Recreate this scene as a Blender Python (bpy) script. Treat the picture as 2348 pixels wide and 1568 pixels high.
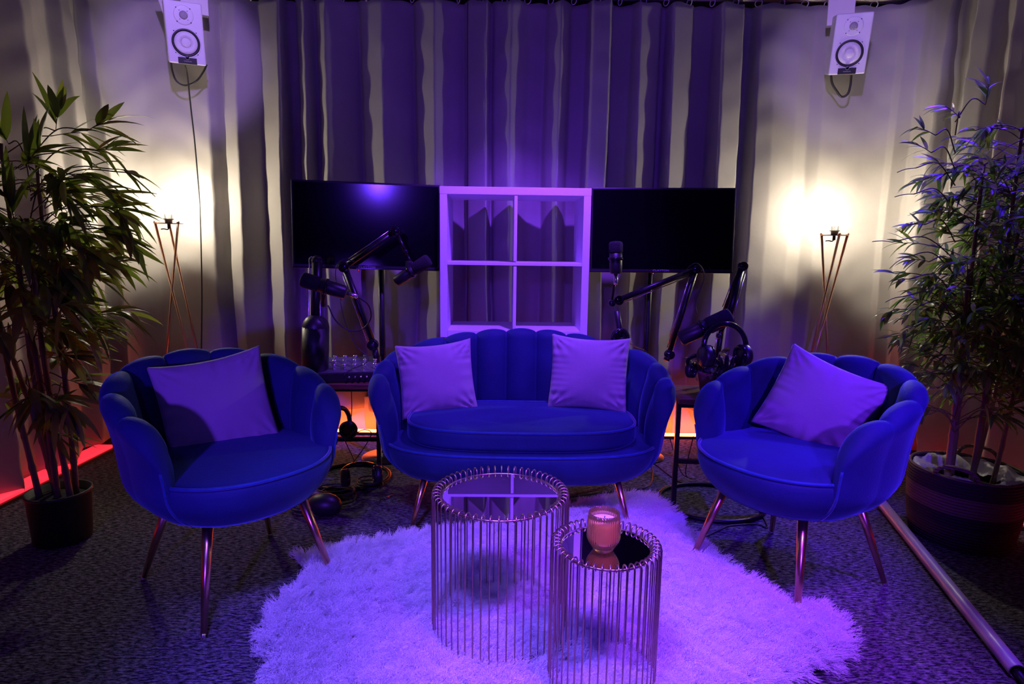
import bpy, math, random
import numpy as np
from mathutils import Vector, Matrix
random.seed(7)
rng = np.random.default_rng(7)
PI = math.pi
R = math.radians
for o in list(bpy.data.objects):
    bpy.data.objects.remove(o, do_unlink=True)
C = bpy.context.scene.collection
scn = bpy.context.scene

# ------------------------------------------------------------------ camera
CF, CP, CR, CH = 1399.4, R(8.82), R(.74), 1.16
cam_d = bpy.data.cameras.new('camera')
cam = bpy.data.objects.new('camera', cam_d)
C.objects.link(cam)
cam_d.sensor_width = 36.0
cam_d.lens = CF / 2348 * 36.0
cam_d.clip_start = .02
cam.matrix_world = (Matrix.Translation((0, 0, CH)) @ Matrix.Rotation(PI / 2 - CP, 4, 'X')
                    @ Matrix.Rotation(CR, 4, 'Z'))
scn.camera = cam

# ------------------------------------------------------------------ world, exposure, stage lights and added fill spots
w = bpy.data.worlds.new('world')
scn.world = w
w.use_nodes = True
w.node_tree.nodes['Background'].inputs[0].default_value = (.10, .03, .55, 1)
w.node_tree.nodes['Background'].inputs[1].default_value = .024
vs = scn.view_settings
vs.view_transform = 'Standard'
vs.look = 'None'
vs.exposure = 0.0
vs.gamma = 1.0
vs.use_curve_mapping = False


def spot(name, loc, target, col, power, angle=50, blend=.5, radius=.05):
    d = bpy.data.lights.new(name, 'SPOT')
    d.color = col
    d.energy = power
    d.spot_size = R(angle)
    d.spot_blend = blend
    d.shadow_soft_size = radius
    o = bpy.data.objects.new(name, d)
    C.objects.link(o)
    o.location = loc
    o.rotation_euler = (Vector(target) - Vector(loc)).to_track_quat('-Z', 'Y').to_euler()
    return o


spot('stage_or_fill_spot', (-.60, -1.0, 1.95), (.05, 3.1, .80), (.125, .034, 1), 130, 42, .9, .07)
spot('stage_or_fill_spot', (.0, -.9, 1.30), (.05, 2.6, .48), (.16, .035, 1), 240, 22, .8, .06)  # added front fill aimed at the sofa alone
spot('stage_or_fill_spot', (-.9, -.4, 2.5), (-1.35, 1.3, 0), (.10, .04, 1), 45, 62, .9, .10)  # added blue fill over the carpet at front left
spot('stage_or_fill_spot', (.35, 2.22, 2.60), (.02, 3.10, 1.0), (.20, .042, 1), 420, 62, .8, .05)
spot('stage_or_fill_spot', (.75, .55, 2.58), (.50, 1.50, 0), (.26, .048, 1), 700, 41, .5, .20)
spot('stage_or_fill_spot', (-.35, .45, 2.58), (-.10, 1.65, 0), (.17, .085, 1), 600, 40, .5, .20)
spot('stage_or_fill_spot', (2.0, 2.75, 2.50), (1.15, 1.7, 0), (.07, .010, 1), 330, 60, .7, .05)
spot('stage_or_fill_spot', (2.0, .90, 2.45), (1.25, 2.05, .50), (.13, .015, 1), 420, 22, .7, .06)  # added to brighten the right armchair's outer side
spot('stage_or_fill_spot', (.05, .6, 2.56), (0, 3.7, 2.40), (.15, .032, 1), 42, 62, .9, .05)  # added violet wash tinting the middle of the curtain
spot('stage_or_fill_spot', (-1.1, .6, 2.56), (-1.3, 3.7, 2.45), (.15, .032, 1), 26, 62, 1, .05)  # same added wash for the left part of the curtain
spot('stage_or_fill_spot', (1.1, .6, 2.56), (1.3, 3.7, 2.45), (.15, .032, 1), 26, 62, 1, .05)  # same added wash for the right part of the curtain
spot('stage_or_fill_spot', (-.70, -.9, 1.0), (-.98, 2.0, .50), (.14, .030, 1), 290, 24, .8, .06)  # low front fill, added for the left armchair and its pillow
spot('stage_or_fill_spot', (.55, -.9, 1.60), (1.05, 2.05, .50), (.15, .025, 1), 420, 26, .8, .06)  # front fill, added for the right armchair and its pillow
spot('stage_or_fill_spot', (.0, .0, 2.50), (-1.65, 3.2, 2.2), (.45, .27, 1), 480, 14, .6, .05)  # narrow beam added to brighten the left speaker
spot('stage_or_fill_spot', (.0, .0, 2.50), (1.72, 3.3, 2.2), (.45, .27, 1), 330, 14, .6, .05)  # narrow beam added to brighten the right speaker

# ------------------------------------------------------------------ pixel -> point helper (measuring the photograph)
def ray(px, py):
    x = px - 1174.0
    y = py - 784.0
    x, y = math.cos(CR) * x + math.sin(CR) * y, -math.sin(CR) * x + math.cos(CR) * y
    u = -y / CF
    return Vector((x / CF, math.cos(CP) + u * math.sin(CP), -math.sin(CP) + u * math.cos(CP)))


def at(px, py, Y):
    d = ray(px, py)
    t = Y / d.y
    return Vector((d.x * t, Y, CH + d.z * t))


def atz(px, py, z):
    d = ray(px, py)
    t = (z - CH) / d.z
    return Vector((d.x * t, d.y * t, z))


# ------------------------------------------------------------------ materials
def mat(name, col, rough=.6, metal=0., noise=None, bump=None, sheen=0., emit=None, trans=0., coat=0., spec=.5,
        alpha=1., stretch=(1, 1, 1)):
    """noise=(scale, amount) colour mottling; bump=(scale, strength)"""
    m = bpy.data.materials.new(name)
    m.use_nodes = True
    nt = m.node_tree
    b = nt.nodes['Principled BSDF']
    b.inputs['Base Color'].default_value = (*col, 1)
    b.inputs['Roughness'].default_value = rough
    b.inputs['Metallic'].default_value = metal
    b.inputs['Specular IOR Level'].default_value = spec
    if sheen:
        b.inputs['Sheen Weight'].default_value = sheen
        b.inputs['Sheen Roughness'].default_value = .35
    if coat:
        b.inputs['Coat Weight'].default_value = coat
        b.inputs['Coat Roughness'].default_value = .08
    if trans:
        b.inputs['Transmission Weight'].default_value = trans
    if emit:
        b.inputs['Emission Color'].default_value = (*emit[0], 1)
        b.inputs['Emission Strength'].default_value = emit[1]
    tc = nt.nodes.new('ShaderNodeTexCoord')
    mp = nt.nodes.new('ShaderNodeMapping')
    mp.inputs['Scale'].default_value = stretch
    nt.links.new(tc.outputs['Object'], mp.inputs['Vector'])
    if noise:
        n = nt.nodes.new('ShaderNodeTexNoise')
        n.inputs['Scale'].default_value = noise[0]
        n.inputs['Detail'].default_value = 4
        nt.links.new(mp.outputs[0], n.inputs['Vector'])
        rp = nt.nodes.new('ShaderNodeValToRGB')
        k = noise[1]
        rp.color_ramp.elements[0].position = .3
        rp.color_ramp.elements[1].position = .7
        rp.color_ramp.elements[0].color = (*[max(0, c * (1 - k)) for c in col], 1)
        rp.color_ramp.elements[1].color = (*[min(1, c * (1 + k)) for c in col], 1)
        nt.links.new(n.outputs['Fac'], rp.inputs['Fac'])
        nt.links.new(rp.outputs['Color'], b.inputs['Base Color'])
    if bump:
        n = nt.nodes.new('ShaderNodeTexNoise')
        n.inputs['Scale'].default_value = bump[0]
        n.inputs['Detail'].default_value = 3
        nt.links.new(mp.outputs[0], n.inputs['Vector'])
        bp = nt.nodes.new('ShaderNodeBump')
        bp.inputs['Strength'].default_value = bump[1]
        bp.inputs['Distance'].default_value = .01
        nt.links.new(n.outputs['Fac'], bp.inputs['Height'])
        nt.links.new(bp.outputs['Normal'], b.inputs['Normal'])
    return m


M = {}
M['curtain'] = mat('curtain_cloth', (.34, .32, .30), .85, bump=(9, .25), noise=(3, .06), sheen=.15, spec=.2)
M['velvet'] = mat('blue_velvet', (.012, .026, .105), .7, noise=(6, .18), bump=(160, .12), sheen=.4, spec=.2)
bs = M['velvet'].node_tree.nodes['Principled BSDF']
bs.inputs['Sheen Tint'].default_value = (.25, .5, 1, 1)
M['piping'] = mat('velvet_piping', (.012, .055, .20), .6, noise=(40, .15), sheen=.5, spec=.2)
M['pillow'] = mat('lilac_cloth', (.34, .29, .33), .8, noise=(5, .06), bump=(300, .15), sheen=.3, spec=.2)
M['gold'] = mat('rose_gold_metal', (.62, .36, .25), .28, 1., noise=(30, .08))
M['brass'] = mat('aged_brass_wire', (.42, .30, .24), .32, 1., noise=(40, .12))
M['mirror'] = mat('tinted_mirror', (.62, .58, .62), .015, 1., noise=(4, .01))
M['white_board'] = mat('white_laminate', (.80, .80, .82), .42, noise=(50, .02), bump=(200, .03))
M['white_plastic'] = mat('white_speaker_lacquer', (.80, .78, .80), .4, noise=(20, .02))
M['cone'] = mat('white_cone_paper', (.82, .80, .80), .55, noise=(60, .03))
M['grille'] = mat('grey_mesh_grille', (.35, .33, .35), .6, noise=(300, .3))
M['black'] = mat('black_plastic', (.012, .012, .014), .42, noise=(30, .2))
M['black_gloss'] = mat('black_gloss', (.008, .008, .01), .12, noise=(10, .1))
M['screen'] = mat('black_screen', (.002, .002, .003), .13, noise=(5, .1))
M['black_metal'] = mat('black_metal', (.02, .02, .022), .35, .6, noise=(30, .2))
M['black_rubber'] = mat('black_cable_rubber', (.012, .012, .013), .5, noise=(30, .2))
M['foam'] = mat('black_foam', (.012, .012, .014), .95, noise=(200, .5), bump=(400, .6))
M['silver'] = mat('silver_metal', (.75, .74, .76), .25, 1., noise=(30, .05))
M['grey_metal'] = mat('grey_mixer_metal', (.22, .22, .24), .4, .7, noise=(30, .1))
M['wood'] = mat('dark_wood', (.16, .07, .035), .5, noise=(8, .5), stretch=(1, 12, 12))
M['carpet'] = mat('grey_loop_carpet', (.105, .10, .11), .95, spec=.1)
M['wall'] = mat('dark_grey_wall_paint', (.12, .12, .13), .8, noise=(4, .05))
M['ceiling'] = mat('dark_ceiling_paint', (.10, .10, .11), .8, noise=(4, .05))
M['skirting'] = mat('white_skirting', (.75, .73, .74), .5, noise=(6, .04))
M['rail'] = mat('white_rail', (.72, .68, .66), .45, noise=(10, .03))
M['strip'] = mat('red_led_diffuser', (.80, .28, .42), .5, emit=((1, .02, .04), 1.3), noise=(10, .05))
M['strip_hot'] = mat('bright_red_led_diffuser', (.8, .2, .08), .5, emit=((1, .125, .020), 34.), noise=(10, .05))
M['filament'] = mat('glowing_filament', (1, .9, .75), .3, emit=((1, .88, .68), 2100.), noise=(10, .05))
m = bpy.data.materials.new('frosted_bulb_glass')
m.use_nodes = True
nt = m.node_tree
for n in list(nt.nodes):
    if n.type != 'OUTPUT_MATERIAL':
        nt.nodes.remove(n)
e_ = nt.nodes.new('ShaderNodeEmission')
e_.inputs[0].default_value = (1, .88, .66, 1)
e_.inputs[1].default_value = 26
t_ = nt.nodes.new('ShaderNodeBsdfTransparent')
mx_ = nt.nodes.new('ShaderNodeMixShader')
mx_.inputs[0].default_value = .35
nt.links.new(t_.outputs[0], mx_.inputs[1])
nt.links.new(e_.outputs[0], mx_.inputs[2])
nt.links.new(mx_.outputs[0], nt.nodes['Material Output'].inputs[0])
M['bulb'] = m
M['rug'] = mat('cream_rug_backing', (.66, .62, .66), .9, noise=(12, .1))
M['fur'] = mat('cream_faux_fur', (.90, .86, .90), .75, noise=(9, .07), spec=.2)
M['pot'] = mat('black_pot_plastic', (.012, .012, .013), .5, noise=(20, .2))
M['soil'] = mat('dark_soil', (.02, .015, .01), .95, noise=(60, .5), bump=(80, .5))
M['cane'] = mat('bamboo_cane', (.20, .13, .08), .5, noise=(18, .3), stretch=(1, 1, .2))
M['twig'] = mat('brown_twig', (.10, .07, .04), .7, noise=(20, .3))
M['liner'] = mat('crumpled_white_liner', (.62, .60, .63), .35, bump=(22, .8), noise=(9, .06))
M['wax'] = mat('cream_wax', (.92, .80, .74), .45, noise=(20, .03))
M['pipe'] = mat('grey_plastic_pipe', (.42, .38, .42), .33, noise=(12, .05))
M['label_ink'] = mat('pale_lettering', (.45, .45, .55), .5, noise=(40, .05))
M['red_dot'] = mat('red_standby_light', (.8, .02, .02), .4, emit=((1, .03, .02), 5.), noise=(10, .02))
M['pot_brown'] = mat('brown_clay_pot', (.20, .10, .06), .7, noise=(12, .25))
M['glossy_hand'] = mat('black_lacquer', (.012, .01, .014), .15, coat=.6, noise=(8, .1))


def leaf_mat(name, c1, c2, c3):
    m = bpy.data.materials.new(name)
    m.use_nodes = True
    nt = m.node_tree
    b = nt.nodes['Principled BSDF']
    b.inputs['Roughness'].default_value = .42
    b.inputs['Specular IOR Level'].default_value = .4
    g = nt.nodes.new('ShaderNodeNewGeometry')
    rp = nt.nodes.new('ShaderNodeValToRGB')
    rp.color_ramp.elements[0].color = (*c1, 1)
    rp.color_ramp.elements[1].color = (*c3, 1)
    e = rp.color_ramp.elements.new(.5)
    e.color = (*c2, 1)
    nt.links.new(g.outputs['Random Per Island'], rp.inputs['Fac'])
    nt.links.new(rp.outputs[0], b.inputs['Base Color'])
    tr = nt.nodes.new('ShaderNodeBsdfTranslucent')
    mx = nt.nodes.new('ShaderNodeMixShader')
    mx.inputs[0].default_value = .48
    gm = nt.nodes.new('ShaderNodeMixRGB')
    gm.blend_type = 'MULTIPLY'
    gm.inputs[0].default_value = 1
    gm.inputs[2].default_value = (1.9, 2.0, .7, 1)
    nt.links.new(rp.outputs[0], gm.inputs[1])
    nt.links.new(gm.outputs[0], tr.inputs[0])
    nt.links.new(b.outputs[0], mx.inputs[1])
    nt.links.new(tr.outputs[0], mx.inputs[2])
    nt.links.new(mx.outputs[0], nt.nodes['Material Output'].inputs[0])
    return m


M['leaf_big'] = leaf_mat('long_bamboo_leaf', (.07, .09, .03), (.10, .14, .045), (.17, .19, .07))
M['leaf_small'] = leaf_mat('short_bamboo_leaf', (.05, .11, .045), (.075, .15, .06), (.14, .19, .08))
M['leaf_var'] = leaf_mat('dark_trailing_leaf', (.03, .025, .028), (.07, .06, .07), (.30, .28, .24))

# carpet: heathered loops
nt = M['carpet'].node_tree
b = nt.nodes['Principled BSDF']
tc = nt.nodes.new('ShaderNodeTexCoord')
mp = nt.nodes.new('ShaderNodeMapping')
mp.inputs['Scale'].default_value = (42, 150, 42)
n1 = nt.nodes.new('ShaderNodeTexNoise')
n1.inputs['Scale'].default_value = 1.0
n1.inputs['Detail'].default_value = 5
n1.inputs['Roughness'].default_value = .75
rp = nt.nodes.new('ShaderNodeValToRGB')
rp.color_ramp.elements[0].position = .44
rp.color_ramp.elements[0].color = (.016, .016, .020, 1)
rp.color_ramp.elements[1].position = .76
rp.color_ramp.elements[1].color = (.46, .44, .47, 1)
nt.links.new(tc.outputs['Object'], mp.inputs[0])
nt.links.new(mp.outputs[0], n1.inputs['Vector'])
nt.links.new(n1.outputs[0], rp.inputs[0])
nt.links.new(rp.outputs[0], b.inputs['Base Color'])
bp = nt.nodes.new('ShaderNodeBump')
bp.inputs['Strength'].default_value = .8
bp.inputs['Distance'].default_value = .006
nt.links.new(n1.outputs[0], bp.inputs['Height'])
nt.links.new(bp.outputs[0], b.inputs['Normal'])

# amber glass
gm_ = bpy.data.materials.new('amber_ribbed_glass')
gm_.use_nodes = True
b = gm_.node_tree.nodes['Principled BSDF']
b.inputs['Base Color'].default_value = (1., .68, .27, 1)
b.inputs['Roughness'].default_value = .04
b.inputs['IOR'].default_value = 1.45
b.inputs['Transmission Weight'].default_value = .92
M['amber'] = gm_

# woven basket: bands of pale and dark rope
bm_ = bpy.data.materials.new('woven_basket_rope')
bm_.use_nodes = True
nt = bm_.node_tree
b = nt.nodes['Principled BSDF']
b.inputs['Roughness'].default_value = .85
tc = nt.nodes.new('ShaderNodeTexCoord')
wv = nt.nodes.new('ShaderNodeTexWave')
wv.bands_direction = 'Z'
wv.inputs['Scale'].default_value = 26
wv.inputs['Distortion'].default_value = 1.2
wv.inputs['Detail Scale'].default_value = 8
sp = nt.nodes.new('ShaderNodeSeparateXYZ')
rp = nt.nodes.new('ShaderNodeValToRGB')
rp.color_ramp.interpolation = 'CONSTANT'
rp.color_ramp.elements[0].color = (.05, .035, .03, 1)
for p, c in ((.10, (.025, .02, .022, 1)), (.15, (.17, .11, .08, 1)), (.225, (.03, .022, .022, 1)), (.29, (.19, .125, .09, 1))):
    e = rp.color_ramp.elements.new(p)
    e.color = c
rp.color_ramp.elements[-1].color = (.19, .125, .09, 1)
nt.links.new(tc.outputs['Object'], wv.inputs[0])
nt.links.new(tc.outputs['Object'], sp.inputs[0])
nt.links.new(sp.outputs['Z'], rp.inputs[0])
nt.links.new(rp.outputs[0], b.inputs['Base Color'])
bp = nt.nodes.new('ShaderNodeBump')
bp.inputs['Strength'].default_value = .9
bp.inputs['Distance'].default_value = .01
nt.links.new(wv.outputs['Fac'], bp.inputs['Height'])
nt.links.new(bp.outputs[0], b.inputs['Normal'])
M['basket'] = bm_


# ------------------------------------------------------------------ mesh helpers
class MB:
    def __init__(self):
        self.v = []
        self.f = []
        self.T = Matrix.Identity(4)

    def add(self, vs, fs):
        n = len(self.v)
        T = self.T
        self.v += [tuple(T @ Vector(p)) for p in vs]
        self.f += [tuple(i + n for i in f) for f in fs]
        return self

    def box(self, c, s, rot=None):
        x, y, z = [k / 2 for k in s]
        P = [Vector((a * x, b_ * y, g * z)) for a in (-1, 1) for b_ in (-1, 1) for g in (-1, 1)]
        if rot is not None:
            P = [rot @ p for p in P]
        P = [p + Vector(c) for p in P]
        return self.add(P, [(0, 1, 3, 2), (4, 6, 7, 5), (0, 4, 5, 1), (2, 3, 7, 6), (0, 2, 6, 4), (1, 5, 7, 3)])

    def tube(self, pts, r, seg=8, closed=False, cap=True):
        pts = [Vector(p) for p in pts]
        n = len(pts)
        rr = r if isinstance(r, (list, tuple)) else [r] * n
        vs, fs = [], []
        up = None
        for i, p in enumerate(pts):
            if closed:
                t = pts[(i + 1) % n] - pts[i - 1]
            else:
                t = pts[min(i + 1, n - 1)] - pts[max(i - 1, 0)]
            t.normalize()
            if up is None:
                up = Vector((0, 0, 1)) if abs(t.z) < .9 else Vector((1, 0, 0))
            a = (up - t * up.dot(t))
            if a.length < 1e-6:
                a = t.orthogonal()
            a.normalize()
            up = a
            b_ = t.cross(a)
            for k in range(seg):
                g = 2 * PI * k / seg
                vs.append(p + (a * math.cos(g) + b_ * math.sin(g)) * rr[i])
        m = n if closed else n - 1
        for i in range(m):
            j = (i + 1) % n
            for k in range(seg):
                k2 = (k + 1) % seg
                fs.append((i * seg + k, i * seg + k2, j * seg + k2, j * seg + k))
        if cap and not closed:
            fs.append(tuple(range(seg))[::-1])
            fs.append(tuple((n - 1) * seg + k for k in range(seg)))
        return self.add(vs, fs)

    def lathe(self, prof, seg=32, axis=None, origin=(0, 0, 0), fn=None):
        """prof list of (r,z) bottom to top around local z"""
        vs, fs = [], []
        n = len(prof)
        q = Vector((0, 0, 1)).rotation_difference(Vector(axis).normalized()) if axis is not None else None
        for (r, z) in prof:
            for k in range(seg):
                g = 2 * PI * k / seg
                rr_ = r * (fn(g, z) if fn else 1)
                p = Vector((rr_ * math.cos(g), rr_ * math.sin(g), z))
                if q is not None:
                    p = q @ p
                vs.append(p + Vector(origin))
        for i in range(n - 1):
            for k in range(seg):
                k2 = (k + 1) % seg
                fs.append((i * seg + k, i * seg + k2, (i + 1) * seg + k2, (i + 1) * seg + k))
        if prof[0][0] > 1e-5:
            fs.append(tuple(range(seg))[::-1])
        if prof[-1][0] > 1e-5:
            fs.append(tuple((n - 1) * seg + k for k in range(seg)))
        return self.add(vs, fs)

    def sphere(self, c, r, seg=20, rings=12, s=(1, 1, 1)):
        prof = [(max(1e-6, r * math.sin(PI * i / rings)), -r * math.cos(PI * i / rings)) for i in range(rings + 1)]
        m = MB().lathe(prof, seg)
        return self.add([Vector((v[0] * s[0], v[1] * s[1], v[2] * s[2])) + Vector(c) for v in m.v], m.f)

    def grid(self, P, closed_u=False):
        """P[i][j] points"""
        n, m = len(P), len(P[0])
        vs = [p for row in P for p in row]
        fs = []
        for i in range(n if closed_u else n - 1):
            i2 = (i + 1) % n
            for j in range(m - 1):
                fs.append((i * m + j, i2 * m + j, i2 * m + j + 1, i * m + j + 1))
        return self.add(vs, fs)

    def build(self, name, material, parent=None, smooth=True, bevel=0, seg=2, autos=False):
        me = bpy.data.meshes.new(name)
        me.from_pydata([tuple(p) for p in self.v], [], self.f)
        me.validate()
        me.update()
        import bmesh as _b
        bm = _b.new()
        bm.from_mesh(me)
        _b.ops.recalc_face_normals(bm, faces=bm.faces)
        bm.to_mesh(me)
        bm.free()
        me.materials.append(material)
        if smooth:
            me.polygons.foreach_set('use_smooth', [True] * len(me.polygons))
            if autos:
                me.set_sharp_from_angle(angle=R(38))
        o = bpy.data.objects.new(name, me)
        C.objects.link(o)
        if parent is not None:
            o.parent = parent
        if bevel:
            md = o.modifiers.new('bevel', 'BEVEL')
            md.width = bevel
            md.segments = seg
            md.limit_method = 'ANGLE'
        return o


def tag(o, label, cat, group=None, kind=None):
    if label:
        o['label'] = label
    if cat:
        o['category'] = cat
    if group:
        o['group'] = group
    if kind:
        o['kind'] = kind
    return o


def thing(name, label, cat, loc=(0, 0, 0), rotz=0, group=None):
    o = bpy.data.objects.new(name, None)
    o.empty_display_size = .1
    C.objects.link(o)
    o.location = loc
    o.rotation_euler = (0, 0, rotz)
    return tag(o, label, cat, group)


def struct(o):
    o['kind'] = 'structure'
    return o


def clone(root, loc, rotz, label, group=None):
    r = root.copy()
    C.objects.link(r)
    r.location = loc
    r.rotation_euler = (0, 0, rotz)
    r['label'] = label
    if group:
        r['group'] = group
    for ch in list(root.children):
        c = ch.copy()
        C.objects.link(c)
        c.parent = r
        for g in list(ch.children):
            d = g.copy()
            C.objects.link(d)
            d.parent = c
    return r


def bez(pts, n=10):
    """Catmull-Rom through points"""
    P = [Vector(p) for p in pts]
    P = [P[0] * 2 - P[1]] + P + [P[-1] * 2 - P[-2]]
    out = []
    for i in range(1, len(P) - 2):
        for k in range(n):
            t = k / n
            a, b_, c, d = P[i - 1], P[i], P[i + 1], P[i + 2]
            out.append(.5 * ((2 * b_) + (c - a) * t + (2 * a - 5 * b_ + 4 * c - d) * t * t + (-a + 3 * b_ - 3 * c + d) * t ** 3))
    out.append(P[-2])
    return out


# ================================================================== the room
XL, XR, YB, ZC = -2.50, 2.45, 3.86, 2.66
struct(MB().box((0, 1.0, -.05), (5.4, 6.2, .1)).build('floor', M['carpet'], smooth=False))
struct(MB().box((0, YB + .05, 1.33), (5.0, .1, 2.66)).build('wall_back', M['wall'], smooth=False))
struct(MB().box((XL - .05, 1.0, 1.33), (.1, 6.0, 2.66)).build('wall_left', M['wall'], smooth=False))
struct(MB().box((XR + .05, 1.0, 1.33), (.1, 6.0, 2.66)).build('wall_right', M['wall'], smooth=False))
struct(MB().box((0, 1.0, ZC + .05), (5.2, 6.2, .1)).build('ceiling', M['ceiling'], smooth=False))
# skirting boards in front of the walls, behind the curtain hem
PX0, PX1, PY1 = -2.44, 2.40, 3.64
struct(MB().box((PX0 - .02, 1.2, .075), (.03, 4.9, .15)).build('baseboard_left', M['skirting'], smooth=False, bevel=.003))
struct(MB().box((PX1 + .02, 1.2, .075), (.03, 4.9, .15)).build('baseboard_right', M['skirting'], smooth=False, bevel=.003))
struct(MB().box((0, PY1 + .12, .11), (4.4, .03, .22)).build('baseboard_back', M['skirting'], smooth=False, bevel=.003))


# ------------------------------------------------------------------ curtains
def curtain_path():
    """s -> (x,y,normal) on a U shaped rail with rounded corners"""
    x0, x1, yb, r = -2.35, 2.30, 3.70, .30
    P = []
    y = .6
    while y < yb - r:
        P.append((x0, y))
        y += .01
    for k in range(0, 91, 2):
        a = R(k)
        P.append((x0 + r - r * math.cos(a), yb - r + r * math.sin(a)))
    x = x0 + r
    while x < x1 - r:
        P.append((x, yb))
        x += .01
    for k in range(0, 91, 2):
        a = R(k)
        P.append((x1 - r + r * math.sin(a), yb - r + r * math.cos(a)))
    y = yb - r
    while y > .6:
        P.append((x1, y))
        y -= .01
    P = np.array(P)
    d = np.hypot(*np.diff(P, axis=0).T)
    P = P[np.concatenate([[True], d > 1e-6])]
    d = np.hypot(*np.diff(P, axis=0).T)
    s = np.concatenate([[0], np.cumsum(d)])
    return s, P


cs, cP = curtain_path()


def px_to_s(px):
    """the rail position seen at pixel column px (at height 1.9 m)"""
    z = 1.9
    X, Y = cP[:, 0], cP[:, 1]
    dz = z - CH
    dep = Y * math.cos(CP) - dz * math.sin(CP)
    u = 1174 + CF * X / dep + .0129 * CF * (Y * math.sin(CP) + dz * math.cos(CP)) / dep
    i = np.interp(px, u, np.arange(len(u)))
    return float(np.interp(i, np.arange(len(u)), cs))


# pleats: pixel column, how far the cloth stands out into the room (m)
PL = [(-420, .0), (-380, .08), (-330, .0), (-260, .08), (-200, .0), (-120, .09), (-70, .0), (-20, .01), (28, .09), (52, .085), (110, .03), (128, .09), (160, .07),
      (183, .02), (202, .105), (225, .085), (300, .05), (345, .035), (440, .045), (490, .06), (503, .01), (513, -.05), (520, .03),
      (556, .075), (600, -.03), (606, .0), (655, .105), (664, -.05), (684, -.05), (690, .02), (711, .085), (727, -.03),
      (735, .02), (757, .095), (800, .0), (826, -.05), (834, .01), (885, .095), (925, .0), (950, -.05), (958, .02), (1003, .12), (1030, .02),
      (1065, -.05), (1074, .02), (1118, .09), (1126, -.04), (1134, .02), (1172, .09), (1210, .0), (1246, -.04), (1255, .02), (1280, .09), (1297, .03), (1305, -.03),
      (1338, -.03), (1348, .095), (1388, .11), (1396, -.03), (1438, -.03), (1453, .09), (1501, .02), (1507, -.05), (1517, -.05), (1526, .095), (1574, .03), (1580, -.05),
      (1622, -.05), (1638, .095), (1688, .05), (1696, -.06), (1712, -.06), (1722, .06), (1760, .07), (1815, .055), (1850, .02), (1875, .055), (1930, .045),
      (1975, .045), (2040, .045), (2060, .065), (2100, .04), (2125, .07), (2180, .09), (2188, -.03), (2226, -.04), (2236, .08), (2262, .03), (2270, -.04), (2318, -.04), (2330, .08), (2352, .03),
      (2360, -.02), (2420, .07), (2500, -.02), (2560, .07), (2640, .0), (2720, .07), (2800, .0)]
PLs = np.array([px_to_s(p) for p, _ in PL])
PLd = np.array([d for _, d in PL]) * 1.25
o_ = np.argsort(PLs)
PLs, PLd = PLs[o_], PLd[o_]
k_ = np.concatenate([[True], np.diff(PLs) > .004])
PLs, PLd = PLs[k_], PLd[k_]


def curtain(name, s0, s1, label, ztop=2.528, hem=.155):
    ns = int((s1 - s0) / .007)
    nz = 64
    S = np.linspace(s0, s1, ns)
    zs = np.linspace(hem, ztop, nz)
    V = np.zeros((nz, ns, 3))
    # soft cosine interpolation of pleat depth
    fine = np.linspace(cs[0], cs[-1], 6000)
    d = np.interp(fine, PLs, PLd)
    ker = np.hanning(11)
    ker /= ker.sum()
    d = np.convolve(np.pad(d, 5, 'edge'), ker, 'valid')
    for j, z in enumerate(zs):
        t = z / ztop
        wob = .012 * np.sin(2.1 * z + S * 3.1) + .010 * np.sin(5.3 * z + S * 7.7) * (1 - t)
        sh = S + wob * (1 - t * .7)
        dep = np.interp(sh, fine, d)
        k = .75 + .25 * math.sin(1.3 * z + .6)
        k = k * (1 - .25 * max(0, (t - .9) / .1))
        wr = .0025 * np.sin(S * 23 + z * 11) * np.sin(z * 17 + S * 5) + .003 * np.sin(z * 29 + 3 * np.sin(S * 9))
        wr += .012 * np.sin(S * 4.1 + z * 1.7) * (1 - t)
        dep = dep * k + wr
        x = np.interp(S, cs, cP[:, 0])
        y = np.interp(S, cs, cP[:, 1])
        tx = np.interp(S + .01, cs, cP[:, 0]) - np.interp(S - .01, cs, cP[:, 0])
        ty = np.interp(S + .01, cs, cP[:, 1]) - np.interp(S - .01, cs, cP[:, 1])
        L = np.hypot(tx, ty)
        nx, ny = ty / L, -tx / L
        zz = z + (0.012 * np.sin(S * 5.0) + .02 * np.sin(S * 2.3)) * (1 - t) ** 2
        if j == nz - 1:
            zz = z - .010 * (1 - np.cos(S * 2 * PI / .13)) / 2
        V[j, :, 0] = x + nx * dep
        V[j, :, 1] = y + ny * dep
        V[j, :, 2] = zz
    V = V.reshape(-1, 3)
    idx = np.arange(nz * ns).reshape(nz, ns)
    F = np.stack([idx[:-1, :-1], idx[:-1, 1:], idx[1:, 1:], idx[1:, :-1]], -1).reshape(-1, 4)
    me = bpy.data.meshes.new(name)
    me.from_pydata(V.tolist(), [], F.tolist())
    me.materials.append(M['curtain'])
    me.polygons.foreach_set('use_smooth', [True] * len(me.polygons))
    o = bpy.data.objects.new(name, me)
    C.objects.link(o)
    md = o.modifiers.new('thick', 'SOLIDIFY')
    md.thickness = .003
    return tag(o, label, 'curtain', 'grey curtains around the stage')


sL, s1_, s2_, s3_ = px_to_s(180), px_to_s(1070), px_to_s(2185), cs[-1]
curtain('curtain', cs[0], sL, 'grey curtain panel at far left behind the tall long-leaved bamboo', hem=.05)
curtain('curtain', sL, s1_, 'grey curtain panel behind the left lamp and the left screen')
curtain('curtain', s1_ + .006, s2_, 'grey curtain panel behind the right screen and the right lamp')
curtain('curtain', s2_, s3_, 'grey curtain panel at far right behind the bamboo in the basket', hem=.05)

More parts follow.
